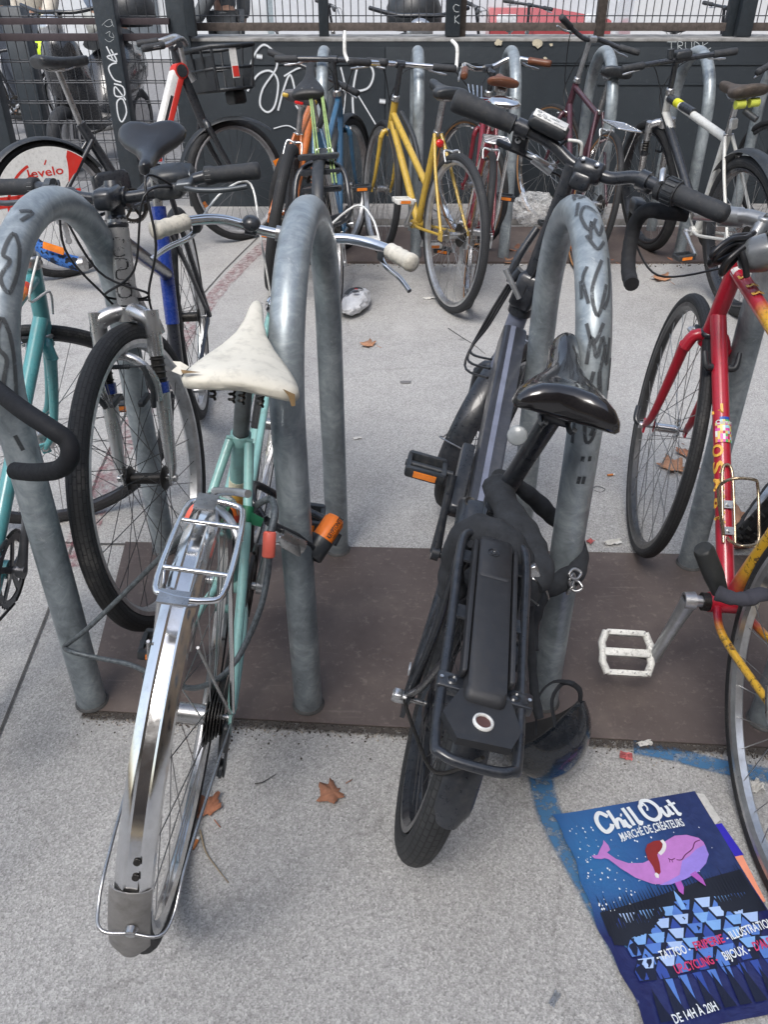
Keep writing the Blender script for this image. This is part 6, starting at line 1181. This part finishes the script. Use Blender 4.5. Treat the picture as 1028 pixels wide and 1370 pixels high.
for a in((278,1085,.024,.6,'curled brown leaf beside the rear wheel of the mint bicycle',0),(446,1062,.023,2.2,'brown leaf alone on the concrete between the two front bicycles',1),(494,463,.030,1.,'brown leaf near the crumpled white packet, between the bicycle rows',2),(886,375,.045,.4,'pale brown leaf at the tip of the drop handlebar',2),(905,627,.04,1.4,'torn leaf seen through the spokes of the red bicycle front wheel',2),(918,606,.03,3.,'upper small leaf seen through the spokes of the red bicycle front wheel',1),(994,702,.045,1.1,'large leaf right of the red down tube below the bottle cage',2),(990,728,.03,2.5,'small folded leaf beside the foot of the rightmost front rack',1),
    (694,337,.05,1.,'leaf on the concrete at the foot of a back rack',1),(688,352,.04,2.,'leaf in front of the back steel plate below the rack foot',2),(905,350,.035,.2,'leaf at the foot of the rack behind the white mountain bicycle',0),(725,352,.04,2.,'flat leaf at the front edge of the back plate under the bar display',1),(815,352,.03,1.,'leaf at the back plate edge right of the marked rack top',0),(408,846,.014,.5,'tiny leaf scrap near the left front wheel',2)): leaf(*((a[0],a[1],a[2]*1.5)+tuple(a[3:])))
TWG=pm('dry twig',(.28,.22,.14),.8)
def twig(pts,label,r=.0012,mat=TWG,nm='twig',cat_='twig'):
    P=[at(x,y,Z=0)+V((0,0,.004)) for x,y in pts]; m=MB().mat(mat).tube(cat(P,4),[r,r*.5],5); o=m.build(nm); tag(o,label,cat_)
twig([(268,1112),(275,1140),(288,1160),(306,1183)],'dry straw stalk right of the mint bicycle rear tyre',.0016); twig([(341,1050),(352,1048),(370,1037)],'thin dark twig on the concrete left of the lone leaf',.0012,GREASE); twig([(600,440),(618,452),(634,462),(650,475)],'thin dark twig left of the dark electric bicycle head tube',.0015,GREASE); twig([(792,655),(800,652),(810,656),(803,660),(793,656)],'small bent wire loop right of the marked rack',.001,GREASE,'wire_loop','wire')
def scrap(px,py,sx,sy,rz,label,mat,nm='paper_scrap',crumple=.3,n=6,z=.003,grp='litter scraps'):
    m=MB().mat(mat); p=at(px,py,Z=0); b=0
    for i in range(n+1):
        for j in range(n+1):
            x=(i/n-.5)*2*sx*(1+random.uniform(-.12,.12)); y=(j/n-.5)*2*sy*(1+random.uniform(-.12,.12)); m.av((x,y,z+crumple*min(sx,sy)*random.random()))
    for i in range(n):
        for j in range(n): m.af([b+i*(n+1)+j,b+(i+1)*(n+1)+j,b+(i+1)*(n+1)+j+1,b+i*(n+1)+j+1],smooth=False)
    o=m.build(nm); o.location=p; o.rotation_euler=(0,0,rz); so=o.modifiers.new('t','SOLIDIFY'); so.thickness=.0005; tag(o,label,'litter',grp)
PAP=pm('white paper',(.6,.59,.56),.85,var=.2,dirt=.4); FOIL=pm('foil wrapper',(.45,.46,.47),.3,.7,var=.4); REDW=pm('red printed wrapper',(.5,.12,.12),.5,var=.8,scale=60)
scrap(820,728,.024,.009,.1,'crumpled white tissue strip at the back edge of the front plate',PAP,'tissue',1.2); scrap(790,726,.010,.009,.7,'red and white candy wrapper beside the tissue strip',REDW,'wrapper',.8); scrap(863,997,.016,.006,.2,'flattened white paper scrap at the front plate edge',PAP,crumple=1); scrap(838,1013,.012,.009,-.3,'small red and green wrapper below the front plate edge',REDW,'wrapper',.4); scrap(1010,1056,.016,.012,.3,'crumpled paper seen through the rear wheel spokes of the red bicycle',PAP,crumple=1.4); scrap(478,587,.014,.007,.4,'white paper scrap on the concrete between the two middle racks',PAP,crumple=.5)
scrap(543,512,.020,.012,0,'flat dark grey card piece between the two middle racks',GREYF,'card_piece',.05); scrap(640,640,.010,.008,.5,'little white scrap half hidden by the electric bicycle pedal',PAP,crumple=.5); scrap(575,400,.03,.012,.3,'white torn paper near the yellow bicycle rear wheel',PAP,crumple=.6); scrap(692,355,.028,.012,-.3,'white receipt at the foot of a back rack',PAP,crumple=.4); scrap(742,1338,.012,.005,.9,'small silver scrap on the concrete left of the poster',FOIL,crumple=.3); scrap(428,840,.004,.010,.1,'pinkish paper sliver on the plate right of the padlocked rack',PAP,crumple=.3); scrap(730,575,.02,.01,.2,'foil piece behind the saddle of the electric bicycle',FOIL,crumple=.3); scrap(868,786,.006,.006,.2,'tiny beige chip on the steel plate',PAP,crumple=.3); scrap(925,853,.005,.004,.2,'tiny beige chip on the steel plate near the crank',PAP,crumple=.3)
def butt(px,py,rz,label):
    o=MB().mat(pm('cork filter',srgb(200,125,70),.8)).cyl((-.012,0,.005),(.006,0,.005),.0036,8).mat(WHITEP).cyl((.006,0,.005),(.012,0,.005),.0035,8).build('cigarette_butt'); o.location=at(px,py,Z=0); o.rotation_euler=(0,0,rz); tag(o,label,'cigarette butt','cigarette butts')
butt(262,1130,1.3,'orange cigarette butt by the rear tyre of the mint bicycle'); butt(1028,1178,.8,'cigarette butt near the poster at the right edge'); butt(818,637,.2,'cigarette butt right of the marked rack leg')
# crumpled white packet and clear bag
def blob(nm,label,cat_,px,py,rx,ry,rz_,rot,mat,z=0,extra=None,amp=.16,seed=3):
    random.seed(seed); m=MB().mat(mat); n=20; secs=[]
    for j in range(1,14):
        ph=math.pi*j/14; secs.append([V((rx*math.sin(ph)*math.cos(2*math.pi*i/n)*(1+random.uniform(-amp,amp)),ry*math.cos(ph)*(1+random.uniform(-amp,amp)*.3),rz_+rz_*math.sin(ph)*math.sin(2*math.pi*i/n)*(1+random.uniform(-amp,amp)))) for i in range(n)])
    m.loft(secs); o=m.build(nm,None,None,sharp=15); o.location=at(px,py,Z=0)+V((0,0,z)); o.rotation_euler=rot; tag(o,label,cat_); return o
pk_=blob('crumpled_packet','crumpled white plastic packet with black and red print on the concrete','packet',477,415,.058,.15,.042,(0,0,-.25),pm('crumpled white film',(.6,.61,.63),.35,var=.15,dirt=.2))
m=MB().mat(BLACKP).ribbon([(-.034,-.05,.088),(-.028,.0,.095),(.0,.035,.095),(.018,.055,.085)],(0,-.3,1),.02,4).ribbon([(-.006,-.03,.095),(.02,-.015,.094)],(0,0,1),.018,1).mat(REDR).ribbon([(-.01,.01,.098),(.006,.01,.098)],(0,0,1),.012,1); m.build('print',None,pk_)
t=NT('clear bag film'); t.b.inputs['Base Color'].default_value=(.75,.76,.76,1); t.b.inputs['Roughness'].default_value=.25; t.l(t.ramp(t.noise(40,4,.8).outputs[0],[(.35,.12),(.65,.6)]),t.b.inputs['Alpha'])
blob('plastic_bag','crumpled clear plastic bag on the back kerb behind the marked hoop rack','plastic bag',712,305,.13,.08,.09,(0,0,.1),t.m,z=.03,amp=.3)
wd_=MB().mat(pm('weed green',(.08,.16,.03),.7,var=.5))
for i in range(26):
    a=random.uniform(0,6.28); b_=random.uniform(.03,.09); p=V((random.uniform(-.03,.03),random.uniform(-.02,.02),0)); q=p+V((b_*math.cos(a)*.6,b_*math.sin(a)*.4,b_)); s=V((-math.sin(a),math.cos(a),0))*.012; wd_.poly([p,(p+q)/2+s,q,(p+q)/2-s])
o=wd_.build('weed'); o.location=at(733,276,Z=0)+V((0,-.0,.0)); tag(o,'small green weed growing at the wall base by the clear bag','weed')
# ---- poster
TL,TR_=at(739,1093,Z=0),at(930,1060,Z=0); BR_=at(1094,1430,Z=0); ex=(TR_-TL); PW=ex.length; ex.normalize(); ey=V((ex.y,-ex.x,0)); PH=PW*1.36
pr=empty('event_poster','dark blue night market poster with pink whale lying on the concrete at the lower right','poster',None,(TL.x,TL.y,0),(0,0,math.atan2(ex.y,ex.x)))
def ph(x,y): return .004+.0025*math.sin(x*38+y*17)*math.sin(y*29)+.010*max(0,1-x/(.06*1))**2*(.3+.7*abs(math.sin(y*14)))+.006*max(0,(y/PH-.85)/.15)**2
def pp(u,v,l=0): x,y=u*PW,v*PH; return V((x,-y,ph(x,y)+.0002*l+(.0013 if l else 0)))
def postmat():
    t=NT('printed night sky'); sp=t.n('SeparateXYZ'); t.l(t.tc.outputs['UV'],sp.inputs[0]); U_,V_=sp.outputs[0],sp.outputs[1]
    d=t.math('SQRT',t.math('ADD',t.math('POWER',t.math('SUBTRACT',U_,.12),2),t.math('POWER',t.math('SUBTRACT',V_,.22),2)))
    c=t.ramp(d,[(0,srgb(50,112,166)),(.3,srgb(44,90,146)),(.5,srgb(36,64,114)),(.75,srgb(34,46,90))]); c2=t.ramp(V_,[(.42,0.),(.60,1.)]); c=t.mix(c2,c,srgb(30,34,84))
    n=t.noise(60,3); c=t.mix(t.ramp(n.outputs[0],[(.3,0.),(.8,.18)]),c,srgb(70,90,150))
    t.l(c,t.b.inputs['Base Color']); t.b.inputs['Roughness'].default_value=.36; t.b.inputs['Coat Weight'].default_value=.15; w1=t.noise(9,4,.6,dist=1.2); t.bump(w1.outputs[0],.5,.012); return t.m
m=MB().mat(postmat()); NX,NY=52,72; rn=[[0]*(NY+1) for _ in range(NX+1)]
for i in range(NX+1):
    for j in range(NY+1):
        u_,v_=i/NX,j/NY; e=(.012*math.sin(v_*9)+.008*math.sin(v_*31)) if i==0 else 0; p=pp(u_+e,v_); m.av(p)
for i in range(NX):
    for j in range(NY): q=[(i,j),(i,j+1),(i+1,j+1),(i+1,j)]; m.af([a*(NY+1)+b for a,b in q],[(a/NX,b/NY) for a,b in q])
sheet=m.build('sheet',None,pr,sharp=0)
def ink(nm,col,v=.1): return pm('ink '+nm,col,.4,var=v,scale=60)
def pol(m,pts,l=1,sub=1):
    sub=max(sub,1) if l>=2 else sub
    P=[pp(u_,v_,l) for u_,v_ in pts]; c_=sum(P,V())/len(P); 
    from mathutils.geometry import tessellate_polygon as tp
    tr=tp([[V((u_,v_,0)) for u_,v_ in pts]])
    for t in tr:
        st=[tuple(V((pts[i][0],pts[i][1],0)) for i in t)]
        for _ in range(sub):
            ns=[]
            for a,b,c in st: ab,bc,ca=(a+b)/2,(b+c)/2,(c+a)/2; ns+=[(a,ab,ca),(ab,b,bc),(ca,bc,c),(ab,bc,ca)]
            st=ns
        for tri in st: m.poly([pp(q.x,q.y,l) for q in tri],smooth=False)
def stroke(m,pts,w,l=3,k=6): C=cat([V((a,b,0)) for a,b in pts],k); m.ribbon([pp(c.x,c.y,l) for c in C],(0,0,1),w*PW,1)
# back sheet of white/orange paper peeking out at right
m=MB().mat(PAP); m.poly([V((PW*1.0,-.004,.0035)),V((PW*1.05,-.01,.003)),V((PW*1.055,-PH*.17,.003)),V((PW*1.0,-PH*.19,.0035))][::-1]); m.mat(ink('violet',srgb(50,40,170))).poly([V((PW*1.0,-PH*.19,.0035)),V((PW*1.045,-PH*.19,.004)),V((PW*1.06,-PH*.36,.004)),V((PW*1.0,-PH*.36,.0035))][::-1]); m.mat(ink('salmon',srgb(235,150,120))).poly([V((PW*1.0,-PH*.36,.0035)),V((PW*1.05,-PH*.36,.004)),V((PW*1.02,-PH*.58,.004)),V((PW*1.0,-PH*.58,.0035))][::-1]); m.build('backing_sheet',None,pr)
# trees
m=MB().mat(ink('forest',srgb(26,30,42)))
for i in range(46):
    u_=.05+i*.0205; b_=.47-.10*max(0,(u_-.55))+ .02*math.sin(u_*9); hgt=random.uniform(.03,.07); pol(m,[(u_-.014,b_+.16),(u_+.016,b_+.16),(u_,b_-hgt)],1,0)
pol(m,[(.03,.50),(.99,.42),(.99,.62),(.03,.60)],.2,4); m.build('forest_print',None,sheet)
# houses
m=MB(); cols=[srgb(125,170,225),srgb(85,125,200),srgb(50,75,155),srgb(22,28,52),srgb(170,195,235)]
HC=[ink('h%d'%i,c) for i,c in enumerate(cols)]; random.seed(11)
for r in range(5):
    for k in range(7-(r%2)):
        u_=.16+k*.118+(r%2)*.06+random.uniform(-.012,.012); v_=.56+r*.05+random.uniform(-.008,.008); s=.07
        m.mat(HC[3]); pol(m,[(u_-s,v_+.0),(u_-s*.3,v_-.045),(u_+s*1.0,v_-.04),(u_+s*.5,v_+.045),(u_-s*.9,v_+.04)],2+r,1)
        m.mat(HC[random.choice((0,4,1))]); pol(m,[(u_-s*.3,v_-.045),(u_+s*1.05,v_-.04),(u_+s*.6,v_+.0),(u_-s*.0,v_-.004)],2.5+r,1)
        m.mat(HC[random.choice((1,2))]); pol(m,[(u_-s*.95,v_+.002),(u_-s*.42,v_-.032),(u_-s*.1,v_+.008),(u_-s*.1,v_+.038),(u_-s*.9,v_+.038)],2.7+r,1)
m.mat(HC[0]); pol(m,[(.505,.55),(.505,.50),(.52,.46),(.535,.50),(.535,.55)],9,0)
for i in range(9): m.mat(HC[random.choice((1,2))]); u_=.22+.085*i; pol(m,[(u_,.80),(u_+.05,.80),(u_+.03,.90+random.uniform(-.02,.03))],2,0)
m.mat(HC[3])
for i in range(10): u_=.10+.09*i; pol(m,[(u_,.95),(u_+.07,.95),(u_+.03,.80+random.uniform(-.03,.03))],8,0)
m.build('houses_print',None,sheet)
# stars
m=MB().mat(ink('star white',(.75,.8,.85))); random.seed(4)
for i in range(95):
    u_,v_=(random.uniform(.03,.3),random.uniform(.08,.5)) if i<65 else (random.uniform(.3,.97),random.uniform(.16,.42)); s=random.choice((.003,.004,.006)); pol(m,[(u_-s,v_),(u_,v_-s),(u_+s,v_),(u_,v_+s)],1,0)
m.build('star_print',None,sheet)
# whale
m=MB().mat(ink('orchid',srgb(186,124,196))); body=[(.17,.24),(.20,.215),(.235,.19),(.25,.17),(.265,.20),(.262,.225),(.235,.235),(.27,.275),(.33,.305),(.42,.315),(.50,.30),(.56,.27),(.62,.235),(.70,.215),(.78,.22),(.84,.245),(.855,.27),(.85,.30),(.83,.34),(.79,.375),(.72,.405),(.62,.425),(.52,.43),(.42,.415),(.33,.375),(.27,.325),(.225,.27),(.205,.26),(.18,.262),(.14,.255),(.13,.24)]
pol(m,body,10,3); m.mat(ink('lilac',srgb(150,130,215))); pol(m,[(.85,.285),(.84,.335),(.79,.375),(.72,.405),(.62,.425),(.52,.433),(.45,.425),(.52,.415),(.60,.40),(.63,.37),(.66,.34),(.72,.325),(.78,.30)],12,2)
m.mat(ink('orchid dark',srgb(170,90,180))); pol(m,[(.55,.42),(.59,.42),(.585,.46),(.56,.49),(.545,.47)],12,0); pol(m,[(.66,.41),(.70,.40),(.72,.44),(.715,.475),(.69,.45)],12,0)
m.mat(ink('plum',srgb(95,35,85))); stroke(m,[(.84,.258),(.80,.265),(.76,.295),(.70,.315),(.66,.335),(.63,.33)],.006,13); stroke(m,[(.585,.315),(.60,.325),(.625,.322)],.006,13); stroke(m,[(.59,.32),(.583,.335)],.004,13); stroke(m,[(.603,.325),(.60,.338)],.004,13)
m.mat(ink('cap red',srgb(135,40,40))); pol(m,[(.47,.34),(.46,.30),(.47,.26),(.50,.235),(.55,.225),(.60,.228),(.585,.26),(.55,.28),(.53,.29),(.52,.33),(.50,.37),(.475,.385),(.465,.37)],14,2); m.mat(ink('cap white',(.7,.68,.68))); stroke(m,[(.60,.228),(.605,.25),(.58,.275),(.545,.29)],.022,15); pol(m,[(.455,.375),(.47,.368),(.482,.38),(.47,.395),(.455,.39)],15,0)
m.build('whale_print',None,sheet)
# lettering
IW=ink('white',(.74,.78,.80),.05); m=MB().mat(IW); q=lambda a,b,l=16: pp(a,b,l)
def chill(pts,w=.026): stroke(m,pts,w,16,6)
chill([(.345,.06),(.30,.035),(.265,.06),(.262,.10),(.29,.135),(.335,.12),(.35,.10)],.028); chill([(.36,.03),(.372,.08),(.378,.13)],.024); chill([(.378,.12),(.392,.085),(.415,.085),(.42,.13)],.022); chill([(.435,.09),(.445,.13),(.46,.125)],.024); stroke(m,[(.428,.062),(.438,.066)],.022,16); chill([(.462,.03),(.474,.08),(.482,.13)],.024); chill([(.50,.03),(.512,.08),(.522,.13),(.54,.115)],.024)
chill([(.60,.03),(.575,.045),(.585,.10),(.625,.125),(.675,.105),(.685,.06),(.655,.02),(.61,.012),(.59,.03)],.026); chill([(.605,.02),(.62,.05),(.61,.07)],.012); chill([(.70,.065),(.712,.11),(.735,.11),(.745,.085)],.022); chill([(.742,.06),(.755,.105),(.768,.10)],.022); chill([(.775,.03),(.79,.08),(.80,.115),(.815,.105)],.022); chill([(.762,.06),(.815,.052)],.016)
def line(txt,u0,v0,u1,v1,h,col=None,bold=.018,l=17):
    d=V((u1-u0,v1-v0,0)); m.mat(col or IW); L_=d.length; dd=d/L_
    def fn(a,b): s=a/PW; return pp(u0+dd.x*s+dd.y*(b/PH)*.6,v0+dd.y*s-b/PH,l)
    text_on(m,txt,fn,h=h*PH,wd=L_*PW,bold=bold)
line('MARCHÉ DE CRÉATEURS',.36,.193,.80,.175,.042); IR=ink('raspberry',srgb(205,60,105))
line('- TATTOO -',.23,.735,.44,.725,.036); line('FRIPERIE',.47,.722,.655,.712,.036,IR); line('- ILLUSTRATION -',.67,.712,1.0,.69,.036); line('UP-CYCLING -',.30,.795,.56,.783,.036,IR); line('BIJOUX -',.60,.782,.76,.775,.036); line("D'AUTRES",.79,.773,.985,.76,.036,IR); line('DE 14H À 20H',.17,.965,.42,.955,.036); line('AU',.94,.885,.985,.88,.03)
m.build('lettering',None,sheet,sharp=0)
